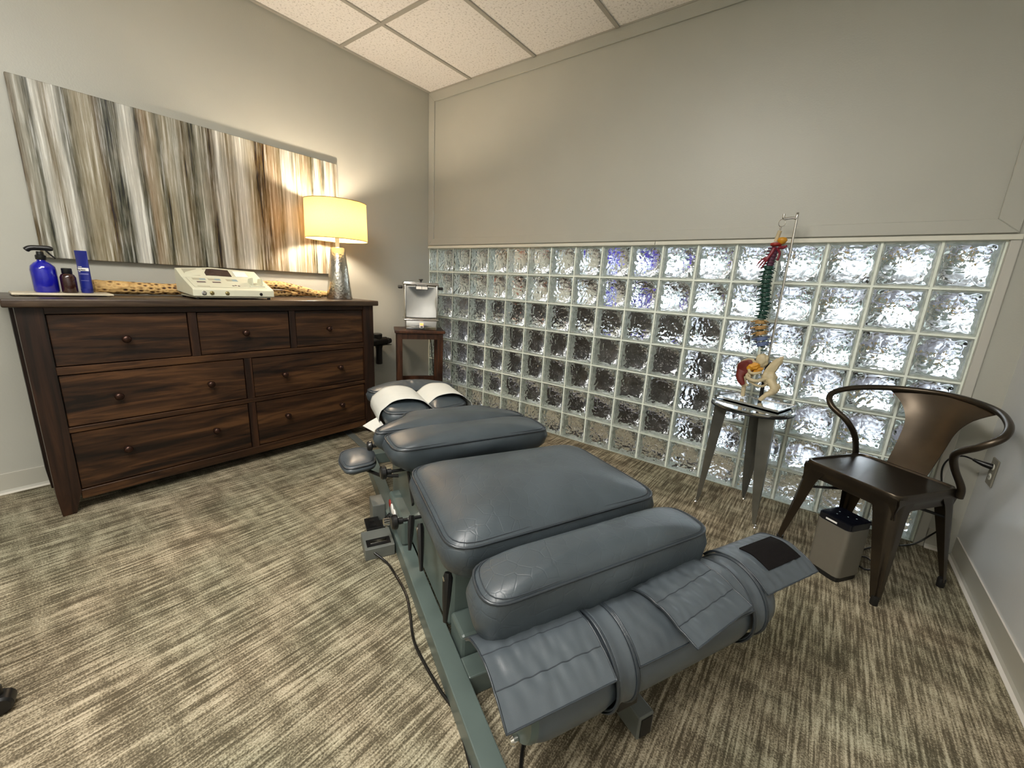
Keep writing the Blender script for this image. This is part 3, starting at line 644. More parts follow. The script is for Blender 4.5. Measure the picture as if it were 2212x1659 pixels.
# amber bottle
bx_, by_ = 0.255, -2.356
t = thing('pill_bottle', 'short dark amber bottle with black cap between the blue bottle and blue tube', 'bottle', (bx_, by_, TZ))
bm = nb(); lathe(bm, [(0, TZ), (0.024, TZ), (0.0265, TZ+0.004), (0.0265, TZ+0.068), (0.022, TZ+0.080), (0.015, TZ+0.086), (0.0, TZ+0.086)], (bx_, by_, 0), 28); obj('bottle_body', bm, M['amber'], t, smooth=True)
bm = nb(); lathe(bm, [(0.016, TZ+0.084), (0.0175, TZ+0.086), (0.0175, TZ+0.106), (0.015, TZ+0.109), (0, TZ+0.109)], (bx_, by_, 0), 24); obj('cap', bm, M['black'], t, smooth=True)
# lotion tube, standing on its cap
bx_, by_ = 0.25, -2.300
t = thing('lotion_tube', 'flat-topped blue lotion tube with a white name band standing on the tray', 'tube', (bx_, by_, TZ))
bm = nb(); rings = []; f_ = Vector((0.55, -0.84, 0)); sd = Vector((0.84, 0.55, 0)); cB = Vector((bx_, by_, 0))
for z, a, c_ in ((0.018, 0.0255, 0.0165), (0.05, 0.0262, 0.0165), (0.10, 0.0285, 0.011), (0.15, 0.030, 0.0055), (0.178, 0.0315, 0.0016), (0.190, 0.0315, 0.0012)):
    rings.append([bm.verts.new(cB+sd*a*math.cos(2*PI*k/28)+f_*c_*math.sin(2*PI*k/28)+Vector((0, 0, TZ+z))) for k in range(28)])
for i in range(5):
    for k in range(28): bm.faces.new((rings[i][k], rings[i][(k+1) % 28], rings[i+1][(k+1) % 28], rings[i+1][k]))
bm.faces.new(rings[0][::-1]); bm.faces.new(rings[-1]); obj('tube_body', bm, M['tube_blue'], t, smooth=True)
bm = nb(); lathe(bm, [(0.021, TZ), (0.0225, TZ+0.002), (0.024, TZ+0.020)], (bx_, by_, 0), 28, sy=0.9); obj('cap', bm, M['tube_blue'], t, smooth=True)
def tube_band(z0, z1, k0, k1, mt_, nm):
    bm = nb(); G = []
    for i in range(3):
        z = z0+(z1-z0)*i/2
        q = (z-0.05)/0.10; a = 0.0262+0.0038*max(0, min(1, q)); c_ = 0.0165-0.011*max(0, min(1, q))
        G.append([cB+sd*(a+0.0006)*math.cos(PI*(1-u/10))+f_*(c_+0.0006)*math.sin(PI*(1-u/10))+Vector((0, 0, TZ+z)) for u in [k0+(k1-k0)*v/8 for v in range(9)]])
    sheet(bm, G, 0.0004, f_); return obj(nm, bm, mt_, t)
tube_band(0.100, 0.114, 3.0, 9.3, M['white'], 'name_band'); tube_band(0.117, 0.1195, 3.2, 5.4, M['white'], 'print_line')
tube_band(0.0945, 0.0975, 3.4, 4.6, M['white'], 'print_line'); tube_band(0.083, 0.090, 3.4, 8.8, M['tube_print'], 'print_line'); tube_band(0.0555, 0.058, 4.4, 8.8, M['tube_print'], 'print_line')
rm = Matrix((sd, Vector((0, 0, 1)), f_)).transposed().to_4x4(); rm.translation = cB - sd*0.018 + f_*0.0125 + Vector((0, 0, TZ+0.1035))
text('lettering', 'Deep Shatter', 0.0078, rm, M['outlet_dark'], t)

# cholla wood pieces
def cholla(name, pts, rad, label, group=None):
    bm = nb(); sp_ = spline(pts, 10); n = len(sp_)
    fr = frames(sp_); seg = 22; rings = []
    for i, (p, nn, bb) in enumerate(fr):
        q = i/(n-1)*(len(rad)-1); a = int(min(q, len(rad)-2)); r = rad[a]+(rad[a+1]-rad[a])*(q-a); ring = []
        for k in range(seg):
            d = nn*math.cos(2*PI*k/seg)+bb*math.sin(2*PI*k/seg)
            rr = r*(1+0.13*noise.noise((p+d*r)*26)+0.06*noise.noise((p+d*r)*80)); ring.append(bm.verts.new(p+d*rr))
        rings.append(ring)
    for i in range(n-1):
        for k in range(seg): bm.faces.new((rings[i][k], rings[i][(k+1) % seg], rings[i+1][(k+1) % seg], rings[i+1][k]))
    bm.faces.new(rings[0][::-1]); bm.faces.new(rings[-1])
    return tag(obj(name, bm, M['cholla'], smooth=True, loc=(pts[0][0], pts[0][1], DZ)), label, 'driftwood', group)
cholla('cactus_log', [(0.13, -2.262, DZ+0.037), (0.125, -2.15, DZ+0.036), (0.12, -2.0, DZ+0.033), (0.115, -1.85, DZ+0.036), (0.11, -1.70, DZ+0.032)], [0.034, 0.033, 0.029, 0.033, 0.029], 'thick pierced cactus-wood log on the dresser left of the ivory machine')
cholla('cactus_branch', [(0.10, -1.56, DZ+0.066), (0.115, -1.43, DZ+0.075), (0.13, -1.33, DZ+0.066), (0.17, -1.22, DZ+0.040), (0.20, -1.145, DZ+0.020)], [0.022, 0.026, 0.025, 0.023, 0.018], 'curved pierced cactus-wood branch on the dresser between ivory machine and lamp')
cholla('cactus_branch', [(0.09, -1.43, DZ+0.022), (0.09, -1.25, DZ+0.022), (0.10, -1.12, DZ+0.024), (0.11, -1.02, DZ+0.020)], [0.020, 0.021, 0.022, 0.017], 'thin pierced cactus-wood piece lying behind the curved branch by the lamp')

# ultrasound machine
t = thing('therapy_machine', 'ivory tabletop electrotherapy machine with sloping keypad and dark display on the dresser', 'machine', (0.33, -1.74, DZ))
def Q(u, d, h): return Vector((0.465-d*1.0, -1.95+u*0.385, DZ+h))   # u across, d depth from the front, h height
bm = nb()
prof = [(0.0, 0.016), (0.0, 0.050), (0.012, 0.058), (0.16, 0.108), (0.245, 0.150), (0.262, 0.150), (0.262, 0.030)]
A = [bm.verts.new(Q(0, d, h)) for d, h in prof]; mid = []
B = [bm.verts.new(Q(1, d, h)) for d, h in prof]
Mi = [bm.verts.new(Q(0.42, d, h+(0.012 if i in (4, 5) else 0.0))) for i, (d, h) in enumerate(prof)]
k = len(prof)
for X, Y in ((A, Mi), (Mi, B)):
    for i in range(k): bm.faces.new((X[i], X[(i+1) % k], Y[(i+1) % k], Y[i]))
bm.faces.new(A[::-1]); bm.faces.new(B); bmesh.ops.bevel(bm, geom=bm.edges[:], offset=0.002, segments=1, affect='EDGES'); obj('casing', bm, M['device'], t)
bm = nb(); abox(bm, Q(0.03, 0.012, 0.008)-Vector((0.235, 0, 0)), Q(0.97, 0.012, 0.017), 0.002, 1); obj('lower_case', bm, M['device'], t)
for u in (0.06, 0.94):
    for d in (0.02, 0.24):
        bm = nb(); p = Q(u, d, 0); lathe(bm, [(0.008, DZ), (0.010, DZ+0.010)], (p.x, p.y, 0), 12); obj('foot', bm, M['black'], t)
def slope(d): 
    for (d0, h0), (d1, h1) in zip(prof[2:5], prof[3:6]):
        if d0 <= d <= d1: return h0+(h1-h0)*(d-d0)/(d1-d0)
    return 0.15
def patch(u0, u1, d0, d1, mt_, nm, lift=0.0015, skew=0.0, par=None):
    def hgt(u, d):
        tri = u/0.42 if u < 0.42 else (1-u)/0.58
        return slope(d)+lift+0.012*tri*max(0.0, min(1.0, (d-0.16)/0.085))
    us = sorted({u0, u1} | ({0.42} if u0 < 0.42 < u1 else set()))
    bm = nb(); G = [[Q(u, d, hgt(u, d)) for u in us] for d in (d0, (d0+d1)/2, d1)]
    sheet(bm, G, 0.0025, (0, 0, 1)); return obj(nm, bm, mt_, par or t)
pn = patch(0.04, 0.93, 0.020, 0.150, M['device_line'], 'keypad_panel', 0.0008)
patch(0.045, 0.925, 0.022, 0.148, M['device'], 'keypad', 0.0014, par=pn)
patch(0.30, 0.62, 0.176, 0.232, M['screen'], 'display', 0.0015)
patch(0.06, 0.23, 0.172, 0.236, M['device_line'], 'instruction_label', 0.0010)
for u0 in (0.10, 0.28): patch(u0, u0+0.08, 0.118, 0.140, M['device_line'], 'key', 0.0022); patch(u0+0.08, u0+0.15, 0.118, 0.140, M['keyblue'], 'key', 0.0022); patch(u0+0.02, u0+0.12, 0.082, 0.096, M['keydark'], 'key', 0.0022)
patch(0.50, 0.57, 0.112, 0.140, M['device_line'], 'key', 0.0022); patch(0.57, 0.64, 0.112, 0.140, M['keyblue'], 'key', 0.0022)
for i in range(3): patch(0.50+i*0.035, 0.525+i*0.035, 0.040+0.006*(i % 2), 0.050+0.006*(i % 2), M['keydark'], 'key', 0.0022)
patch(0.67, 0.84, 0.176, 0.226, M['white'], 'badge', 0.0022)
bm = nb(); lathe(bm, [(0.011, 0), (0.011, 0.003), (0.006, 0.004), (0.006, 0.001), (0, 0.001)], Q(0.12, 0.0, 0.033), 16, axis_to((1, 0, 0))); obj('socket', bm, M['chrome'], t, smooth=True)
for u in (0.21, 0.39):
    bm = nb(); lathe(bm, [(0.010, 0), (0.010, 0.003), (0.006, 0.004), (0.004, 0.006), (0, 0.006)], Q(u, 0.0, 0.033), 16, axis_to((1, 0, 0))); obj('socket', bm, M['brass'], t, smooth=True)
bm = nb(); lathe(bm, [(0.008, 0), (0.008, 0.002), (0, 0.002)], Q(0.82, 0.0, 0.030), 14, axis_to((1, 0, 0))); obj('socket', bm, M['black'], t, smooth=True)
bm = nb(); abox(bm, Q(0.72, 0.115, slope(0.03)-0.004), Q(0.92, 0.03, slope(0.03)+0.012), 0.003)
for u in (0.755, 0.885):
    G = [[Q(u, 0.04, slope(0.04)), Q(u, 0.105, slope(0.105))], [Q(u, 0.045, slope(0.04)+0.05), Q(u, 0.095, slope(0.105)+0.022)]]
    sheet(bm, G, 0.006)
obj('probe_holder', bm, M['device'], t)
patch(0.08, 0.22, 0.026, 0.034, M['device_line'], 'print_line', 0.0022)

# ---------------------------------------------------------------- side table, hot pack unit, massage gun
dR = Vector((0.575, 0.818, 0)); dB = Vector((-0.818, 0.575, 0))   # along the front edge, and towards the corner
SF = Vector((0.290, -0.603, 0)); SW, SD, SH = 0.405, 0.300, 0.72
def SP(a, c_, z): return SF+dR*a+dB*c_+Vector((0, 0, z))
t = thing('side_table', 'narrow reddish-brown wooden side table standing in the corner beside the dresser', 'table', SP(SW/2, SD/2, 0))
bm = nb(); obox(bm, SP(0, 0, SH-0.022), dR*SW, dB*SD, (0, 0, 0.022), 0.003); obj('table_top', bm, M['wood_table'], t)
for a in (0.015, SW-0.060):
    for c_ in (0.015, SD-0.060):
        bm = nb(); obox(bm, SP(a, c_, 0), dR*0.045, dB*0.045, (0, 0, SH-0.022), 0.002, 1); obj('leg', bm, M['wood_table'], t)
for c_ in (0.022, SD-0.047):
    bm = nb(); obox(bm, SP(0.060, c_, SH-0.072), dR*(SW-0.12), dB*0.025, (0, 0, 0.05)); obj('apron', bm, M['wood_table'], t)
    bm = nb(); obox(bm, SP(0.060, c_, 0.235), dR*(SW-0.12), dB*0.025, (0, 0, 0.05)); obj('stretcher', bm, M['wood_table'], t)
for a in (0.022, SW-0.047):
    bm = nb(); obox(bm, SP(a, 0.060, SH-0.072), dR*0.025, dB*(SD-0.12), (0, 0, 0.05)); obj('apron', bm, M['wood_table'], t)
UZ = SH+0.0005; UF = 0.018
t = thing('hot_pack_heater', 'polished stainless steel hot pack heater with black knob lid on the side table', 'heater', SP(0.20, 0.13, UZ))
def UP(a, c_, z): return SP(0.080+a, UF+c_, UZ+z)
UWd, UD_, UH = 0.262, 0.20, 0.375
bm = nb(); G = []
for i in range(21):
    r = []
    for j in range(17):
        a = i/20; h = j/16; bulge = 0.016*(math.sin(PI*a)**0.8)*(math.sin(PI*h)**0.8)
        r.append(UP(a*UWd, bulge, 0.095+h*(UH-0.095-0.012)))
    G.append(r)
sheet(bm, G, 0.002, dB*-1); pf = obj('dished_front', bm, M['chrome'], t, smooth='all')
bm = nb(); obox(bm, UP(-0.002, 0.022, 0.09), dR*(UWd+0.004), dB*(UD_-0.022), (0, 0, UH-0.10), 0.012, 3)
obox(bm, UP(0, -0.004, 0.09), dR*0.012, dB*0.03, (0, 0, UH-0.095), 0.004); obox(bm, UP(UWd-0.012, -0.004, 0.09), dR*0.012, dB*0.03, (0, 0, UH-0.095), 0.004); obj('tank', bm, M['chrome'], t, smooth=True)
bm = nb(); obox(bm, UP(0.004, 0.0, 0.0), dR*(UWd-0.008), dB*UD_, (0, 0, 0.085), 0.008, 3); obj('plinth', bm, M['chrome'], t, smooth=True)
bm = nb(); obox(bm, UP(-0.008, -0.008, 0.080), dR*(UWd+0.016), dB*(UD_+0.016), (0, 0, 0.014), 0.005, 3); obj('band', bm, M['chrome'], t, smooth=True)
bm = nb(); obox(bm, UP(-0.012, -0.012, UH-0.012), dR*(UWd+0.024), dB*(UD_+0.024), (0, 0, 0.016), 0.006, 3); obox(bm, UP(-0.004, 0.0, UH+0.004), dR*(UWd+0.008), dB*UD_, (0, 0, 0.006), 0.002); ld = obj('lid', bm, M['chrome'], t, smooth=True)
bm = nb(); lathe(bm, [(0.009, 0), (0.008, 0.012), (0.019, 0.020), (0.017, 0.026), (0, 0.027)], UP(UWd/2, 0.05, UH+0.010), 18); obj('knob', bm, M['black'], ld, smooth=True)
for a, s_ in ((-0.048, 0.036), (UWd+0.012, 0.036)):
    bm = nb(); obox(bm, UP(a, 0.03, UH-0.045), dR*s_, dB*0.09, (0, 0, 0.024), 0.007, 3); obj('handle', bm, M['black'], t, smooth=True)
bm = nb(); obox(bm, UP(0.086, -0.0035, 0.328), dR*0.096, dB*0.012, (0, 0, 0.042)); lb = obj('label_plate', bm, M['black'], t)
for a0, a1 in ((0.090, 0.132), (0.135, 0.178)):
    bm = nb(); obox(bm, UP(a0, -0.0045, 0.332), dR*(a1-a0), dB*0.001, (0, 0, 0.022)); obj('print_panel', bm, M['white'], lb)
bm = nb(); obox(bm, UP(0.092, -0.0045, 0.360), dR*0.08, dB*0.001, (0, 0, 0.005)); obj('print_line', bm, M['white'], lb)
bm = nb(); obox(bm, UP(0.116, -0.004, 0.022), dR*0.034, dB*0.005, (0, 0, 0.042), 0.003); sw_ = obj('switch_plate', bm, M['white'], t)
bm = nb(); obox(bm, UP(0.120, -0.007, 0.044), dR*0.026, dB*0.004, (0, 0, 0.016), 0.001); obj('power_light', bm, M['redlight'], sw_)
bm = nb(); obox(bm, UP(0.123, -0.0055, 0.027), dR*0.020, dB*0.003, (0, 0, 0.008)); obj('switch', bm, M['black'], sw_)
bm = nb(); tube(bm, spline([SP(0.30, SD-0.02, SH-0.02), SP(0.325, SD, 0.55), SP(0.345, SD, 0.3), SP(0.36, SD, 0.08), SP(0.34, SD+0.01, 0.006)], 6), 0.0035, 8)
tag(obj('heater_cord', bm, M['cord'], smooth='all'), 'black cord hanging behind the side table legs', 'cord')
t = thing('massage_gun', 'black handheld massage gun hanging on the wall between dresser and side table', 'massager', (0.06, -0.60, 0.62))
gy_, gz = -0.60, 0.605
def gp(a, z): return (0.075, gy_+a, z)
bm = nb(); lathe(bm, [(0.028, -0.13), (0.036, -0.125), (0.036, -0.06), (0.036, 0.065), (0.032, 0.070)], gp(0, gz), 24, axis_to((0, 1, 0))); obj('motor_barrel', bm, M['darkmetal'], t, smooth=True)
bm = nb(); lathe(bm, [(0.024, 0.070), (0.027, 0.074), (0.027, 0.092), (0.022, 0.095), (0.022, 0.110), (0.016, 0.116)], gp(0, gz), 20, axis_to((0, 1, 0))); obj('massage_head', bm, M['black'], t, smooth=True)
bm = nb(); lathe(bm, [(0.030, 0.02), (0.036, 0.034), (0.038, 0.062), (0.030, 0.070), (0.0, 0.064)], gp(-0.015, gz), 20); obj('cap', bm, M['black'], t, smooth=True)
bm = nb(); lathe(bm, [(0.025, -0.19), (0.027, -0.185), (0.026, -0.10), (0.026, -0.06), (0.034, -0.03)], gp(-0.005, gz), 20); obj('grip', bm, M['black'], t, smooth=True)
bm = nb(); tube(bm, spline([(0.002, gy_+0.04, gz-0.045), (0.05, gy_+0.04, gz-0.045), (0.075, gy_+0.05, gz-0.035), (0.075, gy_+0.11, gz-0.035), (0.05, gy_+0.14, gz-0.04), (0.002, gy_+0.14, gz-0.045)], 5), 0.003, 8); obj('wall_hook', bm, M['darkmetal'], t)

# ---------------------------------------------------------------- spare bits on the floor by the dresser
U2 = Vector((-0.9026, 0.4305, 0)); V2 = Vector((0.4305, 0.9026, 0))
def W(s_, w_, z): return U2*s_+V2*w_+Vector((0, 0, z))

# ---------------------------------------------------------------- treatment table
CW = -0.455
T = thing('treatment_table', 'grey-green steel chiropractic treatment table with slate leather cushions in mid-room', 'table', W(-2.4, CW, 0))
def cushion(name, outline, zb, zs, crown, par, mat, n=72, und=0.035, rr=0.05, bulge=0.012, cexp=2.6, top_pow=0.75, dent=None, pipe=True, zslope=0.0, label=None, cen=None):
    """outline in table coordinates (s, w); zs = piping height"""
    P_ = resample(rounded(outline, rr), n); c = Vector(cen) if cen else sum(P_, Vector((0, 0)))/len(P_)
    smid = c[0]
    bm = nb(); rings = []
    def ring(f, z, off=0.0):
        out_ = []
        for p in P_:
            d = (p-c); q = c+d*f+(d.normalized()*off if off else Vector((0, 0)))
            zz = z+zslope*(q[0]-smid)
            out_.append(bm.verts.new(W(q[0], q[1], zz)))
        return out_
    H = zs-zb
    rings.append(ring(0.80, zb, -und*0.6)); rings.append(ring(1, zb, -und)); rings.append(ring(1, zb+0.012, -und*0.62)); rings.append(ring(1, zb+H*0.35, -und*0.15+bulge*0.6)); rings.append(ring(1, zb+H*0.7, bulge)); rings.append(ring(1, zs-0.008, 0.004)); rings.append(ring(1, zs, -0.001))
    for k in range(1, 15):
        f = 1-k/15.0
        h = crown*(1-f**cexp)**top_pow
        rg = []
        for p in P_:
            q = c+(p-c)*f; z = zs+h+zslope*(q[0]-smid)
            if dent: z += dent(q[0], q[1])*(1-f**3)
            rg.append(bm.verts.new(W(q[0], q[1], z)))
        rings.append(rg)
    for i in range(len(rings)-1):
        for k in range(n): bm.faces.new((rings[i][k], rings[i][(k+1) % n], rings[i+1][(k+1) % n], rings[i+1][k]))
    cv = bm.verts.new(W(c[0], c[1], zs+crown+(dent(c[0], c[1]) if dent else 0)))
    for k in range(n): bm.faces.new((rings[-1][k], rings[-1][(k+1) % n], cv))
    bm.faces.new(rings[0][::-1]); o = obj(name, bm, mat, par, smooth='all', label=label)
    if pipe:
        bm = nb(); tube(bm, [W(p[0], p[1], zs+0.001+zslope*(p[0]-smid)) for p in P_], 0.0038, 6, closed=True); obj('piping', bm, M['piping'], o, smooth='all')
        bm = nb(); tube(bm, [W((c+(p-c)*1.0-(p-c).normalized()*0.012)[0], (c+(p-c)-(p-c).normalized()*0.012)[1], zs+0.0085+zslope*(p[0]-smid)) for p in P_], 0.0012, 5, closed=True); 
        bmesh.ops.delete(bm, geom=[], context='VERTS'); obj('seam', bm, M['stitch'], o, smooth='all')
    return o
def wr(cs, cw, k, amp, ws, ww):
    def f(s_, w_):
        g = math.exp(-((s_-cs)/ws)**2-((w_-cw)/ww)**2); return amp*g*math.sin(k*(w_-cw)+1.5*math.sin(20*(s_-cs)))*(0.6+0.4*math.sin(33*(s_-cs)))
    return f
cushion('pelvic_cushion', [(-3.075, -0.80), (-3.050, -0.10), (-2.60, -0.115), (-2.585, -0.785)], 0.385, 0.50, 0.062, T, M['leather_crease'], n=110, rr=0.075, cexp=2.4, dent=wr(-2.84, -0.34, 120, 0.0026, 0.09, 0.10), und=0.05)
cushion('leg_cushion', [(-3.262, -0.79), (-3.245, -0.105), (-3.105, -0.105), (-3.122, -0.775)], 0.365, 0.495, 0.045, T, M['leather_crease'], n=100, rr=0.06, cexp=2.8, dent=wr(-3.17, -0.36, 150, 0.002, 0.05, 0.08), und=0.02, bulge=0.016)
cushion('chest_cushion', [(-2.445, -0.80), (-2.415, -0.115), (-2.225, -0.115), (-2.245, -0.815)], 0.40, 0.50, 0.040, T, M['leather'], n=96, rr=0.06, und=0.05)
cushion('shoulder_cushion', [(-2.222, -0.835), (-2.195, -0.118), (-2.110, -0.135), (-2.040, -0.225), (-1.975, -0.25), (-1.975, -0.66), (-2.045, -0.695), (-2.120, -0.785), (-2.17, -0.83)], 0.41, 0.495, 0.035, T, M['leather'], n=96, rr=0.035, und=0.03)
# head piece: two side cushions joined by a crescent at the far end
hz = 0.475
cushion('head_cushion', [(-1.915, -0.735), (-1.940, -0.535), (-1.86, -0.515), (-1.56, -0.50), (-1.45, -0.53), (-1.43, -0.70), (-1.60, -0.74)], hz-0.085, hz, 0.045, T, M['leather'], n=72, rr=0.05, und=0.02, cexp=2.0)
cushion('head_cushion', [(-1.860, -0.300), (-1.925, -0.495), (-1.84, -0.500), (-1.56, -0.485), (-1.45, -0.46), (-1.43, -0.29), (-1.60, -0.27)], hz-0.085, hz, 0.045, T, M['leather'], n=72, rr=0.05, und=0.02, cexp=2.0)
cushion('head_crescent', [(-1.50, -0.745), (-1.505, -0.26), (-1.40, -0.225), (-1.30, -0.33), (-1.275, -0.50), (-1.31, -0.66), (-1.41, -0.765)], hz-0.08, hz, 0.040, T, M['leather'], n=72, rr=0.05, und=0.02, cexp=2.2, dent=wr(-1.43, -0.5, 140, 0.006, 0.06, 0.09))
bm = nb(); prism(bm, [tuple(W(s_, w_, 0)[:2]) for s_, w_ in ((-1.92, -0.73), (-1.88, -0.30), (-1.42, -0.27), (-1.32, -0.40), (-1.32, -0.60), (-1.42, -0.73))], hz-0.112, hz-0.084); obj('head_frame', bm, M['darkmetal'], T)
# paper strips over the head cushions
def paper(w0, w1, s0, s1, wz):
    bm = nb(); G = []
    mid = (w0+w1)/2; hw = (w1-w0)/2
    for i in range(13):
        s_ = s0+(s1-s0)*i/12; r = []
        for j in range(-14, 15):
            q = j/14.0
            if abs(q) <= 0.62: w_ = mid+hw*q/0.62*0.97; z = hz+0.011+0.046*(1-abs(q/0.62)**2.4)**0.75
            else:
                e = (abs(q)-0.62)/0.38; w_ = mid+math.copysign(hw*0.97+0.017+0.014*math.sin(PI*min(1, e*0.8)), q); z = hz+0.004-0.075*e
            r.append(W(s_+wz*(w_-mid), w_, z+0.002*noise.noise(Vector((s_*9, w_*20, 0)))))
        G.append(r)
    sheet(bm, G, 0.0012, (0, 0, 1)); return obj('paper_cover', bm, M['paper'], T, smooth='all', label='white paper strip over head cushion')
paper(-0.735, -0.508, -1.855, -1.57, -0.12); paper(-0.490, -0.278, -1.815, -1.56, -0.10)
bm = nb(); sheet(bm, [[W(-1.76, -0.755, 0.418), W(-1.80, -0.80, 0.412), W(-1.84, -0.84, 0.405)], [W(-1.90, -0.745, 0.412), W(-1.93, -0.77, 0.405), W(-1.95, -0.79, 0.398)]], 0.001, (0, 0, 1)); obj('paper_tail', bm, M['paper'], T)
# understructure
def tb(name, s0, s1, w0, w1, z0, z1, mat='steel_green', bev=0.004, par=None, label=None):
    bm = nb(); obox(bm, W(s0, w0, z0), U2*(s1-s0), V2*(w1-w0), (0, 0, z1-z0), bev, 2); return obj(name, bm, M[mat], par or T, label=label)
tb('base_rail', -3.75, -1.35, -0.782, -0.727, 0.0, 0.070, bev=0.003); tb('base_rail', -3.05, -1.35, -0.205, -0.150, 0.0, 0.070, bev=0.003)
tb('cross_member', -3.04, -2.97, -0.727, -0.205, 0.0, 0.068); tb('cross_member', -1.42, -1.35, -0.727, -0.205, 0.0, 0.068)
tb('foot_beam', -3.33, -2.83, -0.385, -0.335, 0.015, 0.085, 'steel_grey'); tb('beam_end_shade', -3.332, -3.328, -0.378, -0.342, 0.022, 0.078, 'rubber', 0.0)  # black end plate stands for the shade inside the hollow tube
tb('pedestal_body', -2.86, -1.98, -0.728, -0.215, 0.065, 0.36, bev=0.02); tb('pedestal_foot', -2.965, -2.86, -0.722, -0.22, 0.02, 0.13, bev=0.01)
tb('upper_frame', -2.95, -2.20, -0.66, -0.21, 0.345, 0.388, 'darkmetal'); tb('chest_frame', -2.42, -2.00, -0.70, -0.24, 0.36, 0.405, 'steel_green')
tb('head_support', -2.05, -1.55, -0.54, -0.45, 0.30, 0.365, 'darkmetal'); tb('head_post', -1.78, -1.66, -0.58, -0.42, 0.068, 0.31, 'rubber')
tb('leg_support', -3.22, -2.90, -0.62, -0.30, 0.30, 0.366, 'darkmetal')
tb('foot_arm', -3.36, -3.0, -0.50, -0.44, 0.20, 0.24, 'darkmetal'); tb('foot_arm_riser', -3.04, -2.96, -0.50, -0.44, 0.06, 0.24, 'darkmetal')
bm = nb(); lathe(bm, [(0.004, 0), (0.003, 0.003), (0, 0.003)], W(-2.62, -0.706, 0.11), 10, axis_to(-V2)); obj('screw', bm, M['chrome'], T)
# control housing with gauges on the left
hs = tb('control_housing', -2.40, -2.13, -0.772, -0.655, 0.07, 0.185, bev=0.012)
for s_, r_, mt_ in ((-2.165, 0.014, 'red'), (-2.215, 0.019, 'white'), (-2.265, 0.019, 'white')):
    bm = nb(); lathe(bm, [(r_+0.003, 0), (r_+0.003, 0.004), (r_, 0.005), (0, 0.005)], W(s_, -0.772, 0.14), 18, axis_to(-V2)); obj('gauge', bm, [M[mt_]], hs, smooth=True)
bm = nb(); lathe(bm, [(0.013, 0), (0.013, 0.028), (0.017, 0.030), (0.017, 0.052), (0.010, 0.056)], W(-2.30, -0.772, 0.135), 18, axis_to(-V2)); obj('chrome_fitting', bm, M['chrome'], hs, smooth=True)
def lever(s0, w0, z0, s1, w1, z1, wd=0.016):
    p0, p1 = W(s0, w0, z0), W(s1, w1, z1); bm = nb(); d = (p1-p0)
    tube(bm, [p0-d*0.12, p0, p0+d*0.5, p1], [0.010, 0.015, 0.012, 0.006], 8, ry=[0.008, 0.012, 0.010, 0.005]); lv = obj('release_lever', bm, M['black'], T, smooth=True)
    bm = nb(); lathe(bm, [(0.007, 0), (0.007, 0.006), (0, 0.007)], p0-V2*0.006, 10, axis_to(-V2)); obj('pivot_bolt', bm, M['chrome'], lv, smooth=True)
lever(-2.735, -0.783, 0.36, -2.80, -0.797, 0.255); lever(-3.00, -0.780, 0.375, -3.03, -0.795, 0.270); lever(-2.61, -0.782, 0.32, -2.66, -0.80, 0.235)
bm = nb(); tube(bm, [W(-2.36, -0.74, 0.415), W(-2.50, -0.75, 0.31)], [0.012, 0.016], 8, ry=0.005); obj('damper_strut', bm, M['rubber'], T, smooth=True)
def knob_at(s0, w0, z, ln, r_=0.026):
    bm = nb(); lathe(bm, [(0.0, -0.006), (r_*0.8, -0.006), (r_, 0.0), (r_, 0.012), (r_*0.8, 0.016), (r_*0.45, 0.018), (r_*0.45, 0.034), (0.006, 0.036), (0.006, ln)], W(s0, w0, z), 16, axis_to(V2)); obj('clamp_knob', bm, M['black'], T, smooth=True)
knob_at(-2.395, -0.842, 0.405, 0.10); knob_at(-2.065, -0.845, 0.385, 0.09, 0.022); knob_at(-2.56, -0.835, 0.29, 0.10, 0.026)
# padded arm rest low at the left
AR = cushion('arm_rest', [(-2.105, -0.945), (-2.075, -0.815), (-1.92, -0.805), (-1.86, -0.85), (-1.875, -0.945), (-1.98, -0.965)], 0.262, 0.300, 0.022, T, M['leather_soft'], n=48, rr=0.045, und=0.022, bulge=0.006)
bm = nb(); tube(bm, [W(-2.00, -0.87, 0.255), W(-2.10, -0.80, 0.25), W(-2.14, -0.70, 0.25)], 0.008, 8); obj('arm_rest_bracket', bm, M['darkmetal'], T)
# floor switches
bx = nb(); obox(bx, W(-2.34, -0.905, 0.0), U2*0.135, V2*0.118, (0, 0, 0.050), 0.002, 1); FS = obj('pedal_housing', bx, M['steel_grey'], T)
bm = nb(); obox(bm, W(-2.325, -0.895, 0.0505), U2*0.050, V2*0.095, (0, 0, 0.001)); obj('pedal_opening', bm, M['black'], FS)
bm = nb(); obox(bm, W(-2.310, -0.880, 0.0515), U2*0.018, V2*0.065, (0, 0, 0.004), 0.001); obj('pedal_bar', bm, M['chrome'], FS)
tb('power_box', -2.10, -2.00, -0.84, -0.782, 0.0, 0.105, 'steel_grey', 0.004)
bx = nb(); obox(bx, W(-2.205, -0.880, 0.040), U2*0.095, V2*0.062, (0.0, 0, 0.016), 0.003); OL = obj('outlet_block', bx, M['darkmetal'], T)
for s_ in (-2.185, -2.145):
    bm = nb(); lathe(bm, [(0.012, 0), (0.012, 0.002), (0, 0.002)], W(s_+0.005, -0.85, 0.056), 14); obj('receptacle', bm, M['black'], OL)
bm = nb()
for k in range(6): lathe(bm, [(0.012, 0), (0.0135, 0.003), (0.012, 0.006)], W(-2.205+0.012*k*0.2, -0.815+0.006*k, 0.075+0.004*k), 10, axis_to(V2))
obj('strain_relief', bm, M['black'], T, smooth=True)
tb('outlet_block_foot', -2.19, -2.12, -0.87, -0.80, 0.0, 0.040, 'rubber')

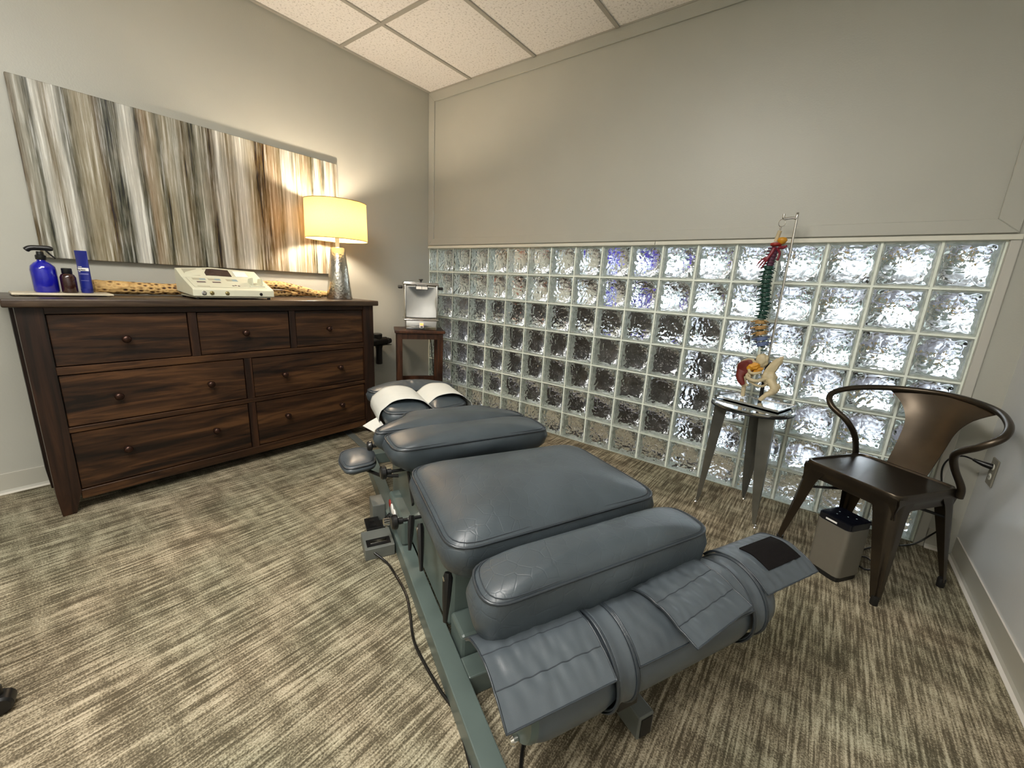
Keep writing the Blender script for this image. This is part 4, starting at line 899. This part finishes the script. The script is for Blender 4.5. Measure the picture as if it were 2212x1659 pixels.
# foot bolster -----------------------------------------------------------
bc, bh, br = -3.290, 0.310, 0.098
def brad(w_):
    r = br
    for g in (-0.515, -0.075): r -= 0.010*math.exp(-((w_-g)/0.035)**2)
    return r
bm = nb(); nW, nA = 56, 40; wa, wb = -0.735, 0.015; rings = []
for i in range(nW+1):
    w_ = wa+(wb-wa)*i/nW; e = min(i, nW-i); f = 1.0 if e > 3 else (0.86, 0.945, 0.98, 0.995)[e]; r = brad(w_)*f
    rings.append([bm.verts.new(W(bc+r*1.05*math.cos(2*PI*k/nA), w_, bh+r*(0.96 if math.sin(2*PI*k/nA) < 0 else 1.0)*math.sin(2*PI*k/nA))) for k in range(nA)])
for i in range(nW):
    for k in range(nA): bm.faces.new((rings[i][k], rings[i][(k+1) % nA], rings[i+1][(k+1) % nA], rings[i+1][k]))
bm.faces.new(rings[0][::-1]); bm.faces.new(rings[-1]); BO = obj('foot_bolster', bm, M['leather_soft'], T, smooth=True)
bm = nb(); lathe(bm, [(0.0, 0), (0.090, 0), (0.094, -0.008), (0.0945, -0.05), (0.094, -0.055)], W(bc, wa-0.006, bh), 40, axis_to(-V2)); obj('end_cap', bm, M['steel_green'], BO, smooth=True)
bm = nb(); lathe(bm, [(0.008, 0), (0.010, 0.010), (0.006, 0.016), (0, 0.016)], W(bc-0.045, wa-0.008, bh-0.07), 12, axis_to(-V2)); obj('eye_bolt', bm, M['chrome'], BO, smooth=True)
def bolt_band(w0, w1, r, mt_, nm, a0=0, a1=360, par=BO, th=0.004):
    bm = nb(); G = []
    for i in range(7):
        w_ = w0+(w1-w0)*i/6; rr = brad(w_)+r+(0.0015 if i in (1, 5) else 0)
        G.append([W(bc+rr*1.05*math.cos(math.radians(a)), w_, bh+rr*(0.96 if math.sin(math.radians(a)) < 0 else 1)*math.sin(math.radians(a))) for a in [a0+(a1-a0)*k/48 for k in range(49)]])
    sheet(bm, G, th); return obj(nm, bm, mt_, par, smooth='all')
bolt_band(-0.548, -0.492, 0.006, M['leather_soft'], 'strap'); bolt_band(-0.105, -0.050, 0.006, M['leather_soft'], 'strap')
for w_ in (-0.548, -0.492, -0.105, -0.050): bolt_band(w_-0.0022, w_+0.0022, 0.0085, M['piping'], 'strap_edge', par=BO, th=0.004)
def flap(name, cs, prof_, puck, par, lab=None, rot=0.0, ext=0.0, n=48, mat='leather_soft', lines=()):
    """cs = (w0, w1); prof_ = list of (s, z) across the bolster"""
    w0, w1 = cs; pr_ = spline([Vector((a, c_, 0)) for a, c_ in prof_], 6); G = []; wm = (w0+w1)/2; sm = bc
    for i in range(n+1):
        w_ = w0+(w1-w0)*i/n; r = []
        for j, q in enumerate(pr_):
            s_, z = q[0], q[1]; ds = s_-sm; dw = w_-wm
            edge_ = min(1.0, min(i, n-i)/5.0)*min(1.0, (0.25+min(j, len(pr_)-1-j)/5.0)); wob = edge_*puck*(math.sin(150*w_+4*math.sin(30*s_))*0.45+noise.noise(Vector((w_*60, s_*14, 1)))*1.3)
            for (t_, amp) in lines: 
                dd = (j/(len(pr_)-1)-t_)/0.035; wob -= amp*math.exp(-dd*dd)
            r.append(W(sm+ds*math.cos(rot)-dw*math.sin(rot), wm+ds*math.sin(rot)+dw*math.cos(rot), z+wob+ext*dw))
        G.append(r)
    bm = nb(); sheet(bm, G, 0.005, (0, 0, 1)); o = obj(name, bm, M[mat], par, smooth=True, label=lab)
    loop = G[0]+[g[-1] for g in G[1:]]+G[-1][::-1][1:]+[g[0] for g in G[::-1][1:-1]]
    bm = nb(); tube(bm, loop, 0.0022, 6, closed=True); obj('edge_binding', bm, M['piping'], o, smooth='all')
    for (t_, amp) in lines:
        j = round(t_*(len(pr_)-1)); bm = nb(); tube(bm, [g[j]+Vector((0, 0, 0.0004)) for g in G], 0.0011, 5); obj('stitch_line', bm, M['stitch'], o)
    return o
prL = [(-3.195, 0.376), (-3.225, 0.402), (-3.28, 0.4165), (-3.325, 0.409), (-3.365, 0.390), (-3.400, 0.366)]
flap('ankle_flap', (-0.805, -0.560), prL, 0.0020, BO, lines=((0.40, 0.0025), (0.70, 0.0025)))
prB = [(-3.19, 0.352), (-3.21, 0.392), (-3.29, 0.4160), (-3.345, 0.402), (-3.375, 0.380), (-3.392, 0.358)]
flap('ankle_wrap', (-0.49, -0.108), prB, 0.0022, BO)
prM = [(-3.200, 0.395), (-3.245, 0.421), (-3.29, 0.430), (-3.335, 0.427), (-3.38, 0.412), (-3.422, 0.398)]
flap('ankle_pad', (-0.395, -0.165), prM, 0.0020, BO, rot=-0.13, lines=((0.16, 0.002), (0.5, 0.003), (0.78, 0.003)))
prR = [(-3.190, 0.368), (-3.222, 0.400), (-3.29, 0.4155), (-3.33, 0.407), (-3.357, 0.396), (-3.385, 0.378)]
RF = flap('ankle_flap', (-0.045, 0.185), prR, 0.0020, BO)
bm = nb(); G = []
for i in range(9):
    w_ = 0.015+(0.165-0.015)*i/8; G.append([W(q[0], w_, q[1]+0.004) for q in spline([(-3.255, 0.411, 0), (-3.29, 0.4155, 0), (-3.325, 0.408, 0), (-3.345, 0.401, 0)], 4)])
sheet(bm, G, 0.003, (0, 0, 1)); obj('hook_patch', bm, M['velcro'], RF, label='black hook-and-loop patch')

# cords on the floor
bm = nb(); tube(bm, spline([W(-2.33, -0.875, 0.03), (1.80, -1.779, 0.008), (1.861, -1.792, 0.006), (1.985, -1.832, 0.006), (2.067, -1.877, 0.006), (2.167, -1.942, 0.006), (2.255, -1.975, 0.006), (2.356, -2.003, 0.006), (2.441, -2.023, 0.006), (2.56, -2.09, 0.006)], 8), 0.0045, 10)
obj('power_cord', bm, M['cord'], T, smooth='all')
bm = nb(); tube(bm, spline([W(-3.10, -0.60, 0.006), (2.60, -1.93, 0.006), (2.630, -1.985, 0.006), (2.656, -2.03, 0.006), (2.70, -2.12, 0.006)], 8), 0.0045, 10)
obj('power_cord', bm, M['cord'], T, smooth='all')
bm = nb(); obox(bm, W(-1.30, -0.735, 0.0), U2*0.60-V2*0.135, V2*0.045+U2*0.01, (0, 0, 0.008), 0.002)
tag(obj('cord_cover', bm, M['steel_grey']), 'flat grey cord cover on the carpet leading under the dresser', 'cord cover')
bm = nb(); tube(bm, spline([(0.14, -1.30, 0.005), (0.22, -1.20, 0.005), (0.26, -1.15, 0.005), (0.20, -1.10, 0.005), (0.10, -1.06, 0.005), (0.03, -1.04, 0.005)], 6), 0.004, 8)
tag(obj('lamp_cord', bm, M['cord'], smooth='all'), 'thin black cord lying under the right end of the dresser', 'cord')

# ---------------------------------------------------------------- three-legged stand
F = [Vector((2.623, -0.334, 0)), Vector((2.829, -0.106, 0)), Vector((2.924, -0.405, 0))]; sc_ = (F[0]+F[1]+F[2])/3; SC = Vector((2.795, -0.262, 0)); ST = 0.588; SR = 0.186
t = thing('metal_stand_table', 'round polished steel three-legged stand table in front of the glass blocks', 'table', sc_)
bm = nb(); lathe(bm, [(0.0, ST-0.006), (SR-0.012, ST-0.006), (SR-0.010, ST-0.004), (SR-0.002, ST-0.016), (SR, ST-0.012), (SR, ST), (SR-0.004, ST+0.003), (SR-0.010, ST+0.002), (SR-0.014, ST-0.002), (0.0, ST-0.002)], SC, 56); obj('top_plate', bm, M['mirror'], t, smooth=True)
bm = nb(); tube(bm, [SC+Vector(((SR+0.001)*math.cos(2*PI*k/56), (SR+0.001)*math.sin(2*PI*k/56), ST-0.014)) for k in range(56)], 0.0035, 6, closed=True); obj('lower_rim', bm, M['darkmetal'], t, smooth='all')
for f in F:
    d = (f-SC); d.z = 0; d.normalize(); tn = Vector((-d.y, d.x, 0)); topc = SC+d*(SR-0.012)
    bm = nb(); G = []
    for i in range(13):
        q = i/12; z = (ST-0.016)*(1-q)+0.014*q; c_ = topc.lerp(f, q**1.15); hw = 0.040*(1-q)**0.7+0.006+0.004*math.sin(PI*q)
        G.append([c_+tn*hw*u+d*(-0.050*(abs(u)**1.2))*(1-q*0.75)+Vector((0, 0, z)) for u in (-1, -0.6, -0.2, 0, 0.2, 0.6, 1)])
    sheet(bm, G, 0.003, d); lg = obj('leg', bm, M['galv'], t, smooth=True)
    bm = nb(); lathe(bm, [(0.009, 0.0), (0.010, 0.003), (0.006, 0.008), (0.005, 0.016)], f, 14); obj('foot_glide', bm, M['chrome'], lg, smooth=True)

# ---------------------------------------------------------------- spine model and its stand
t = thing('spine_stand', 'polished display stand with hooked chrome pole on the three-legged table', 'stand', (2.80, -0.15, ST+0.003))
BZ = ST+0.0035; plate = [(2.612, -0.245), (2.915, -0.340), (2.975, -0.128), (2.812, -0.150), (2.690, -0.045)]
bm = nb(); prism(bm, plate, BZ, BZ+0.006); obj('base_plate', bm, M['mirror'], t)
bm = nb(); tube(bm, [(x, y_, BZ+0.007) for x, y_ in plate], 0.0035, 6, closed=True); obj('plate_rim', bm, M['chrome'], t)
px_, py_ = 2.815, -0.14
bm = nb(); tube(bm, spline([(px_, py_, BZ+0.006), (px_, py_, 1.0), (px_, py_, 1.495), (px_-0.004, py_-0.002, 1.506), (px_-0.02, py_-0.006, 1.510), (px_-0.048, py_-0.014, 1.506), (px_-0.054, py_-0.018, 1.512), (px_-0.054, py_-0.018, 1.528)], 6), 0.0058, 10); obj('hooked_pole', bm, M['chrome'], t, smooth='all')
bm = nb(); tube(bm, [(px_, py_, BZ+0.006), (px_, py_, 0.80)], 0.009, 12); obj('pole_sleeve', bm, M['black'], t)
yS = -0.165
t = thing('spine_model', 'hanging flexible spine model with dark green and purple vertebrae and painted pelvis', 'spine model', (2.765, yS, 0.62))
bm = nb(); tube(bm, [(2.760+0.014*math.cos(a), yS+0.004*math.cos(a), 1.486+0.017*math.sin(a)) for a in [2*PI*k/20 for k in range(20)]], 0.0018, 6, closed=True); obj('hanging_ring', bm, M['chrome'], t)
bm = nb(); lathe(bm, [(0.003, 1.45), (0.004, 1.458), (0.005, 1.463), (0.003, 1.470)], (2.758, yS, 0), 10); obj('eye_bolt', bm, M['chrome'], t)
bm = nb(); tube(bm, [(2.758, yS, 1.45), (2.748, yS, 1.400)], 0.009, 12); obj('top_peg', bm, M['bone'], t, smooth=True)
bm = nb(); lathe(bm, [(0, -0.02), (0.012, -0.016), (0.020, 0), (0.014, 0.012), (0, 0.015)], (2.776, yS-0.005, 1.405), 16, sx=1.1); obj('skull_base', bm, M['ochre'], t, smooth='all')
bm = nb(); lathe(bm, [(0.02, 0), (0.026, 0.006), (0.024, 0.014), (0.01, 0.018)], (2.752, yS, 1.378), 14); obj('atlas', bm, M['red'], t, smooth=True)
path = spline([(2.752, yS, 1.372), (2.746, yS, 1.325), (2.742, yS, 1.280), (2.741, yS, 1.205), (2.750, yS, 1.13), (2.757, yS, 1.08), (2.752, yS, 1.02), (2.756, yS, 0.975), (2.771, yS, 0.92), (2.786, yS, 0.865), (2.790, yS, 0.838)], 12)
Ls = [0]
for i in range(len(path)-1): Ls.append(Ls[-1]+(path[i+1]-path[i]).length)
def onpath(d):
    i = 0
    while i < len(Ls)-2 and Ls[i+1] < d: i += 1
    return path[i].lerp(path[i+1], (d-Ls[i])/(Ls[i+1]-Ls[i])), (path[i+1]-path[i]).normalized()
def vert_mesh(kind):
    bm = nb(); sz = {'c': 0.75, 't': 1.0, 'l': 1.25}[kind]
    lathe(bm, [(0.0, -0.0095), (0.018*sz, -0.0095), (0.0155*sz, -0.002), (0.0155*sz, 0.002), (0.018*sz, 0.0095), (0, 0.0095)], (0, 0, 0), 14, sy=0.85)
    tube(bm, [(0, 0.008, 0), (0.003, 0.022*sz, -0.003), (0.004, 0.036*sz, -0.012)], [0.005, 0.0045, 0.002], 6)
    for s_ in (-1, 1):
        tube(bm, [(0, 0.008, 0.002), (s_*0.016*sz, 0.012, 0.003), (s_*0.027*sz, 0.012, 0.0)], [0.005, 0.0045, 0.003], 6)
        tube(bm, [(0, 0.010, 0.0), (s_*0.006*sz, 0.016, 0.012)], [0.005, 0.003], 6)
    bmesh.ops.recalc_face_normals(bm, faces=bm.faces); me = bpy.data.meshes.new('vertebra'); bm.to_mesh(me); bm.free()
    for p in me.polygons: p.use_smooth = True
    return me
cache = {}
def vertebra(kind, mt_, d, sc=1.0):
    key = (kind, mt_)
    if key not in cache: cache[key] = vert_mesh(kind); cache[key].materials.append(M[mt_])
    o = bpy.data.objects.new('vertebra', cache[key]); COL.objects.link(o); o.parent = t
    p, tg = onpath(d); o.location = p-ORG[t.name]
    rt = Vector((0, 0, -1)).rotation_difference(tg); o.rotation_mode = 'QUATERNION'; o.rotation_quaternion = rt @ Matrix.Rotation(0.5, 3, 'Z').to_quaternion(); o.scale = (sc*1.28, sc*1.28, sc)
tot = Ls[-1]; dd = 0.008
for i in range(6): vertebra('c', 'purple', dd); dd += 0.0148
for i in range(12): vertebra('t', 'green', dd+0.002, 0.98+0.02*math.sin(i)); dd += 0.0222
for i in range(5): vertebra('l', ('brown_v', 'brown_v', 'brown_v', 'blue_v', 'blue_v')[i], dd+0.006, 1.0); dd += 0.0285
bm = nb()
for i in range(60):
    p, tg = onpath(tot*(i+0.5)/60*0.98)
    if i % 2 == 0: lathe(bm, [(0.0, -0.003), (0.0125, -0.002), (0.0125, 0.002), (0, 0.003)], p, 10)
obj('discs', bm, M['green'], t, smooth=True, kind='stuff')
bm = nb()
for i in range(30):
    d_ = 0.06+i*0.0125; p, _ = onpath(min(tot*0.97, d_)); s_ = -1 if i % 3 else 1
    e = p+Vector((s_*random.uniform(0.022, 0.038), -0.012, -random.uniform(0.006, 0.022))); tube(bm, spline([p, (p+e)/2+Vector((0, -0.01, 0.004)), e], 3), 0.0012, 5)
obj('nerve_roots', bm, M['green'], t, kind='stuff')
bm = nb()
for dx, dz in ((-0.045, 0), (-0.055, 0.010), (-0.034, -0.006)):
    tube(bm, spline([(2.750, yS-0.012, 1.370), (2.735, yS-0.018, 1.330), (2.748+dx*0.8, yS-0.02, 1.300+dz), (2.742+dx, yS-0.02, 1.272+dz)], 5), [0.008]*4+[0.007]*5+[0.004]*4+[0.0025]*3, 8)
obj('neck_nerves', bm, M['crimson'], t, smooth='all')
bm = nb(); tube(bm, spline([(2.765, yS-0.005, 1.372), (2.785, yS, 1.372), (2.800, yS, 1.380)], 5), [0.010]*3+[0.008]*4+[0.006]*3+[0.004], 8); tube(bm, spline([(2.76, yS-0.008, 1.368), (2.775, yS, 1.345), (2.770, yS, 1.31)], 5), 0.006, 8); obj('neck_artery', bm, M['crimson'], t, smooth='all')
# pelvis
def blob(name, mt_, c_, rx, ry, rz, rotm=None, lab=None, amp=0.12, fr_=35, cut=None):
    bm = nb(); bmesh.ops.create_icosphere(bm, subdivisions=4, radius=1.0)
    for v in bm.verts:
        q = v.co.copy(); k = 1+amp*noise.noise(q*2.3+Vector(c_)*fr_)
        q = Vector((q.x*rx*k, q.y*ry*k, q.z*rz*k))
        if cut: q = cut(q)
        v.co = (rotm @ q if rotm else q)+Vector(c_)
    return obj(name, bm, M[mt_], t, smooth='all', label=lab)
RY = lambda a: Matrix.Rotation(a, 3, 'Y')
def wing(q):  # hollow the wing towards the viewer
    q.y += 0.020*(1-(q.x/0.04)**2-(q.z/0.06)**2*0.5); return q
blob('hip_bone', 'bone', (2.728, yS+0.002, 0.752), 0.046, 0.010, 0.062, RY(0.25), amp=0.15, cut=wing)
blob('hip_muscle', 'muscle', (2.722, yS-0.012, 0.760), 0.037, 0.011, 0.046, RY(0.35), amp=0.12, cut=wing)
bm = nb(); tube(bm, spline([(2.712, yS-0.016, 0.745), (2.706, yS-0.022, 0.715), (2.716, yS-0.026, 0.690), (2.731, yS-0.026, 0.672)], 6), [0.030, 0.028, 0.026, 0.024, 0.022, 0.020, 0.020, 0.019, 0.018, 0.018, 0.018, 0.017, 0.017, 0.016, 0.015, 0.014, 0.012, 0.010, 0.008], 12, ry=0.012); obj('hip_flexor', bm, M['muscle'], t, smooth='all')
blob('hip_bone', 'bone', (2.842, yS, 0.775), 0.022, 0.012, 0.072, RY(0.50), amp=0.2)
blob('hip_socket', 'bone', (2.838, yS-0.006, 0.725), 0.034, 0.024, 0.036, RY(0.3), amp=0.2)
blob('sacrum', 'bone', (2.790, yS+0.012, 0.805), 0.030, 0.018, 0.038, amp=0.2)
blob('ligament', 'ochre', (2.760, yS-0.010, 0.772), 0.030, 0.010, 0.018, RY(-0.5), amp=0.35)
blob('ligament', 'ochre', (2.782, yS-0.006, 0.755), 0.012, 0.008, 0.026, RY(0.9), amp=0.35)
bm = nb()
for pts, r_ in (([(2.740, yS-0.01, 0.755), (2.752, yS-0.03, 0.742), (2.775, yS-0.035, 0.742), (2.800, yS-0.02, 0.750)], 0.007), ([(2.738, yS-0.01, 0.735), (2.742, yS-0.03, 0.715), (2.765, yS-0.042, 0.706), (2.790, yS-0.042, 0.705), (2.815, yS-0.03, 0.715), (2.835, yS-0.01, 0.725)], 0.009), ([(2.742, yS, 0.722), (2.748, yS-0.02, 0.70), (2.768, yS-0.03, 0.690), (2.79, yS-0.03, 0.680), (2.815, yS-0.02, 0.678), (2.835, yS, 0.69)], 0.0065), ([(2.745, yS, 0.745), (2.748, yS-0.012, 0.725), (2.745, yS-0.018, 0.705)], 0.011)):
    tube(bm, spline(pts, 6), r_, 10)
obj('pubic_ring', bm, M['bone'], t, smooth='all')
bm = nb(); tube(bm, spline([(2.722, yS-0.005, 0.715), (2.722, yS-0.006, 0.690), (2.730, yS-0.006, 0.668), (2.733, yS-0.006, 0.640), (2.735, yS-0.008, 0.606)], 6), [0.016]*6+[0.017]*4+[0.015]*4+[0.011]*5+[0.010]*6, 14); tube(bm, [(2.740, yS-0.006, 0.672), (2.750, yS-0.008, 0.668)], [0.010, 0.006], 10); obj('thigh_bone', bm, M['bone'], t, smooth='all')
bm = nb(); tube(bm, spline([(2.845, yS-0.012, 0.720), (2.858, yS-0.020, 0.700), (2.872, yS-0.026, 0.678), (2.862, yS-0.028, 0.658), (2.838, yS-0.030, 0.634), (2.818, yS-0.030, 0.606)], 6), [0.022]*5+[0.021]*5+[0.023]*4+[0.021]*3+[0.018]*3+[0.014]*4+[0.011]*7, 14); obj('thigh_bone', bm, M['bone'], t, smooth='all')
blob('trochanter', 'bone', (2.880, yS-0.022, 0.684), 0.016, 0.016, 0.020, RY(0.4), amp=0.35)

# ---------------------------------------------------------------- metal armchair
cc = Vector((3.309, -0.42, 0)); cF = Vector((-0.5707, -0.8211, 0)); cR = Vector((0.8211, -0.5707, 0))
def CP(r, f, z): return cc+cR*r+cF*f+Vector((0, 0, z))
t = thing('metal_armchair', 'dark bronze-coloured metal armchair with curved tube arms by the right wall', 'chair', cc)
SZ = 0.440; hw = 0.180
bm = nb(); G = []
seatO = resample(rounded([CP(-hw, -hw, 0)[:2], CP(hw, -hw, 0)[:2], CP(hw, hw, 0)[:2], CP(-hw, hw, 0)[:2]], 0.035, 6), 64)
c2 = Vector(cc[:2]); rings = []
for f, dz in ((1.0, -0.026), (1.004, -0.004), (0.99, 0.0), (0.955, 0.0), (0.935, -0.007), (0.6, -0.008), (0.3, -0.008)):
    rings.append([bm.verts.new((*(c2+(p-c2)*f), SZ+dz)) for p in seatO])
for i in range(len(rings)-1):
    for k in range(64): bm.faces.new((rings[i][k], rings[i][(k+1) % 64], rings[i+1][(k+1) % 64], rings[i+1][k]))
bm.faces.new(rings[-1]); bm.faces.new(rings[0][::-1]); obj('seat', bm, M['bronze'], t, smooth=True)
for (a, b_) in (((-1, 1), (1, 1)), ((1, 1), (1, -1)), ((1, -1), (-1, -1)), ((-1, -1), (-1, 1))):
    p0 = CP(a[0]*hw*0.97, a[1]*hw*0.97, 0); p1 = CP(b_[0]*hw*0.97, b_[1]*hw*0.97, 0); d = (p1-p0); n_ = ((p0+p1)/2-cc).normalized(); G = []
    for i in range(15):
        q = i/14; p = p0.lerp(p1, q); drop = 0.054+0.030*max(0, (abs(q-0.5)-0.28)/0.22)
        G.append([p+n_*(0.005+0.003*math.sin(PI*k/4*2))+Vector((0, 0, SZ-0.014-drop*k/4)) for k in range(5)])
    bm = nb(); sheet(bm, G, 0.002, n_); obj('apron', bm, M['bronze'], t, smooth=True)
for sr, sf in ((-1, 1), (1, 1), (1, -1), (-1, -1)):
    top = CP(sr*hw, sf*hw, 0); bot = CP(sr*0.214, sf*0.214-0.008, 0); di = (cR*sr+cF*sf).normalized(); G = []
    r_ax, f_ax = cR*sr, cF*sf
    for i in range(17):
        q = i/16; z = (SZ-0.02)*(1-q)+0.028*q; c_ = top.lerp(bot, q); hwid = 0.084*(1-q)+0.024*q + 0.020*max(0, 1-q*7)
        row = []
        for k in range(-6, 7):
            u = k/6
            # L-shaped channel with a rounded corner and a pressed groove down the outside edge
            off = -(abs(u))*hwid; rib = -0.004*math.exp(-(u/0.22)**2)*(1 if 0.12 < q < 0.84 else 0)
            base_ = c_+(f_ax if u < 0 else r_ax)*0.0
            p = c_ + (r_ax*off if u < 0 else f_ax*off) - di*0.012*(math.exp(-(u/0.18)**2)) + di*rib
            row.append(p+Vector((0, 0, z)))
        G.append(row)
    bm = nb(); sheet(bm, G, 0.002, di); lg = obj('leg', bm, M['bronze'], t, smooth=True)
    bm = nb(); pb = bot-di*0.017; lathe(bm, [(0.012, 0.0), (0.013, 0.003), (0.014, 0.034), (0.013, 0.040)], pb, 14); obj('foot_cap', bm, M['rubber'], lg, smooth=True)
arm = [(0.190, -0.165, 0.405), (0.190, -0.155, 0.45), (0.178, -0.100, 0.53), (0.192, -0.045, 0.600), (0.256, -0.020, 0.655), (0.290, -0.055, 0.702), (0.256, -0.145, 0.736), (0.160, -0.262, 0.756), (0.0, -0.312, 0.766)]
loop = arm+[(-a, b_, c_) for a, b_, c_ in arm[::-1][1:]]
bm = nb(); tube(bm, spline([CP(*p) for p in loop], 10), 0.0125, 14); obj('arm_tube', bm, M['bronze'], t, smooth='all')
bm = nb(); G = []
for i in range(21):
    q = i/20; z = SZ-0.02+(0.760-SZ+0.02)*q; f = -0.168-0.135*q**0.95-0.012*math.sin(PI*q); h_ = 0.072+0.018*q+0.105*max(0, (q-0.52)/0.48)**2.2
    G.append([CP(u*h_, f+0.035*(u*u)*q*min(1, h_/0.1)*0.9, z-0.010*(u*u)*max(0, q-0.8)*5) for u in [k/8 for k in range(-8, 9)]])
sheet(bm, G, 0.003, cF); obj('back_splat', bm, M['bronze'], t, smooth=True)
bm = nb(); tube(bm, [CP(-hw*0.98, hw*0.98, 0.305), CP(-0.02, 0.0, 0.345), CP(hw*0.98, -hw*0.98, 0.305)][0:3], 0.006, 8); tube(bm, [CP(hw*0.98, hw*0.98, 0.305), CP(0.0, 0.0, 0.332), CP(-hw*0.98, -hw*0.98, 0.305)], 0.006, 8); obj('cross_brace', bm, M['rubber'], t)

# ---------------------------------------------------------------- air purifier under the chair
ac = Vector((3.232, -0.560, 0)); aR, aF = cR, cF; HS = 0.064
def AP(r, f, z): return ac+aR*r+aF*f+Vector((0, 0, z))
t = thing('air_purifier', 'small square taupe air purifier with black top standing under the armchair', 'air purifier', ac)
def rsq(hs, z0, z1, mt_, nm, rad=0.018, par=None, bev=0.002):
    bm = nb(); P_ = rounded([AP(-hs, -hs, 0)[:2], AP(hs, -hs, 0)[:2], AP(hs, hs, 0)[:2], AP(-hs, hs, 0)[:2]], rad, 6); prism(bm, [tuple(p) for p in P_], z0, z1)
    if bev: bmesh.ops.bevel(bm, geom=[e for e in bm.edges if abs(e.verts[0].co.z-e.verts[1].co.z) < 1e-6], offset=bev, segments=2, affect='EDGES')
    return obj(nm, bm, mt_, par or t, smooth=True)
rsq(HS-0.003, 0.0, 0.022, M['rubber'], 'base'); rsq(HS, 0.022, 0.236, M['purif'], 'body'); hd = rsq(HS, 0.237, 0.264, M['purif_top'], 'head')
rsq(HS-0.006, 0.264, 0.2655, M['purif_top'], 'touch_panel', 0.015, hd, 0)
bm = nb(); obox(bm, AP(-0.030, HS, 0.244), aR*0.044, aF*0.0012, (0, 0, 0.007)); obj('air_slot', bm, M['white'], hd)
for r_, f_2 in ((-0.02, 0.02), (0.01, 0.0), (0.03, -0.02), (-0.03, -0.01)):
    bm = nb(); lathe(bm, [(0.003, 0.2656), (0.003, 0.2660), (0, 0.2660)], AP(r_, f_2, 0), 8); obj('touch_mark', bm, M['keyblue'], hd)
bm = nb(); tube(bm, [AP(0.05, -0.066, 0.252), AP(0.065, -0.115, 0.252), AP(0.075, -0.155, 0.252)], [0.008, 0.014, 0.014], 10); obj('handle', bm, M['black'], t, smooth=True)

# outlet, plug and cable
t = thing('wall_outlet', 'grey duplex outlet plate on the right wall behind the armchair', 'outlet', (RX, -0.147, 0.47))
ox = RX-0.0065; oy = -0.155; oz = 0.472
bm = nb(); abox(bm, (ox, oy-0.036, oz-0.058), (RX-0.0005, oy+0.036, oz+0.058), 0.003); obj('plate', bm, M['outlet'], t)
for dz in (-0.021, 0.021):
    bm = nb(); lathe(bm, [(0.0165, 0), (0.0165, 0.002), (0.015, 0.003), (0, 0.003)], (ox+0.0005, oy, oz+dz), 18, axis_to((-1, 0, 0)), sx=0.85); rc = obj('receptacle', bm, M['ledge'], t, smooth=True)
    for dy in (-0.006, 0.006):
        bm = nb(); abox(bm, (ox-0.0035, oy+dy-0.001, oz+dz-0.004), (ox-0.002, oy+dy+0.001, oz+dz+0.005)); obj('slot', bm, M['rubber'], rc)
t = thing('plug_cable', 'black cable and angled plug running from the wall outlet to the air purifier', 'cable', (3.63, -0.15, 0.47))
bm = nb(); tube(bm, [(ox-0.003, oy, oz+0.022), (ox-0.028, oy+0.004, oz+0.026), (ox-0.055, oy+0.02, oz+0.032)], [0.013, 0.011, 0.006], 12); obj('plug', bm, M['black'], t, smooth=True)
bm = nb(); tube(bm, spline([(ox-0.05, oy+0.016, oz+0.031), (3.595, -0.115, 0.505), (3.565, -0.09, 0.475), (3.555, -0.08, 0.42), (3.57, -0.09, 0.34), (3.60, -0.10, 0.24), (3.612, -0.075, 0.15), (3.59, -0.05, 0.08), (3.54, -0.07, 0.02), (3.46, -0.13, 0.006), (3.38, -0.22, 0.006), (3.32, -0.33, 0.006), (3.30, -0.40, 0.008), (3.35, -0.45, 0.006), (3.385, -0.40, 0.006), (3.36, -0.34, 0.009), (3.31, -0.38, 0.008), (3.27, -0.47, 0.02)], 8), 0.0035, 8); obj('cable', bm, M['cord'], t, smooth='all')

# ---------------------------------------------------------------- rolling stool whose caster peeks in at the lower left
sx_, sy_ = 1.60, -3.03
t = thing('rolling_stool', 'black caster foot of a rolling stool at the lower left edge', 'stool', (sx_, sy_, 0))
bm = nb(); lathe(bm, [(0.0, 0.50), (0.17, 0.50), (0.18, 0.52), (0.17, 0.56), (0.12, 0.575), (0, 0.58)], (sx_, sy_, 0), 32); obj('seat', bm, M['leather'], t, smooth=True)
bm = nb(); lathe(bm, [(0.03, 0.08), (0.03, 0.30), (0.016, 0.30), (0.016, 0.50)], (sx_, sy_, 0), 18); obj('column', bm, M['chrome'], t, smooth=True)
for k in range(5):
    a = math.radians(100+72*k) ; e = Vector((sx_+0.285*math.cos(a), sy_+0.285*math.sin(a), 0))
    bm = nb(); tube(bm, [(sx_, sy_, 0.11), tuple(e+Vector((0, 0, 0.075)))], [0.022, 0.012], 10, ry=[0.018, 0.012]); lg = obj('leg', bm, M['darkmetal'], t, smooth=True)
    bm = nb(); lathe(bm, [(0.0, -0.022), (0.020, -0.022), (0.025, -0.016), (0.025, 0.016), (0.020, 0.022), (0, 0.022)], e+Vector((0, 0, 0.0255)), 20, axis_to((math.cos(a+1.2), math.sin(a+1.2), 0)))
    tube(bm, [e+Vector((0, 0, 0.045)), e+Vector((0, 0, 0.075))], 0.008, 8); obj('caster', bm, M['black'], lg, smooth=True)

S.cycles.max_bounces = 14; S.cycles.transmission_bounces = 14; S.cycles.diffuse_bounces = 5; S.cycles.glossy_bounces = 5
S.cycles.sample_clamp_indirect = 6.0
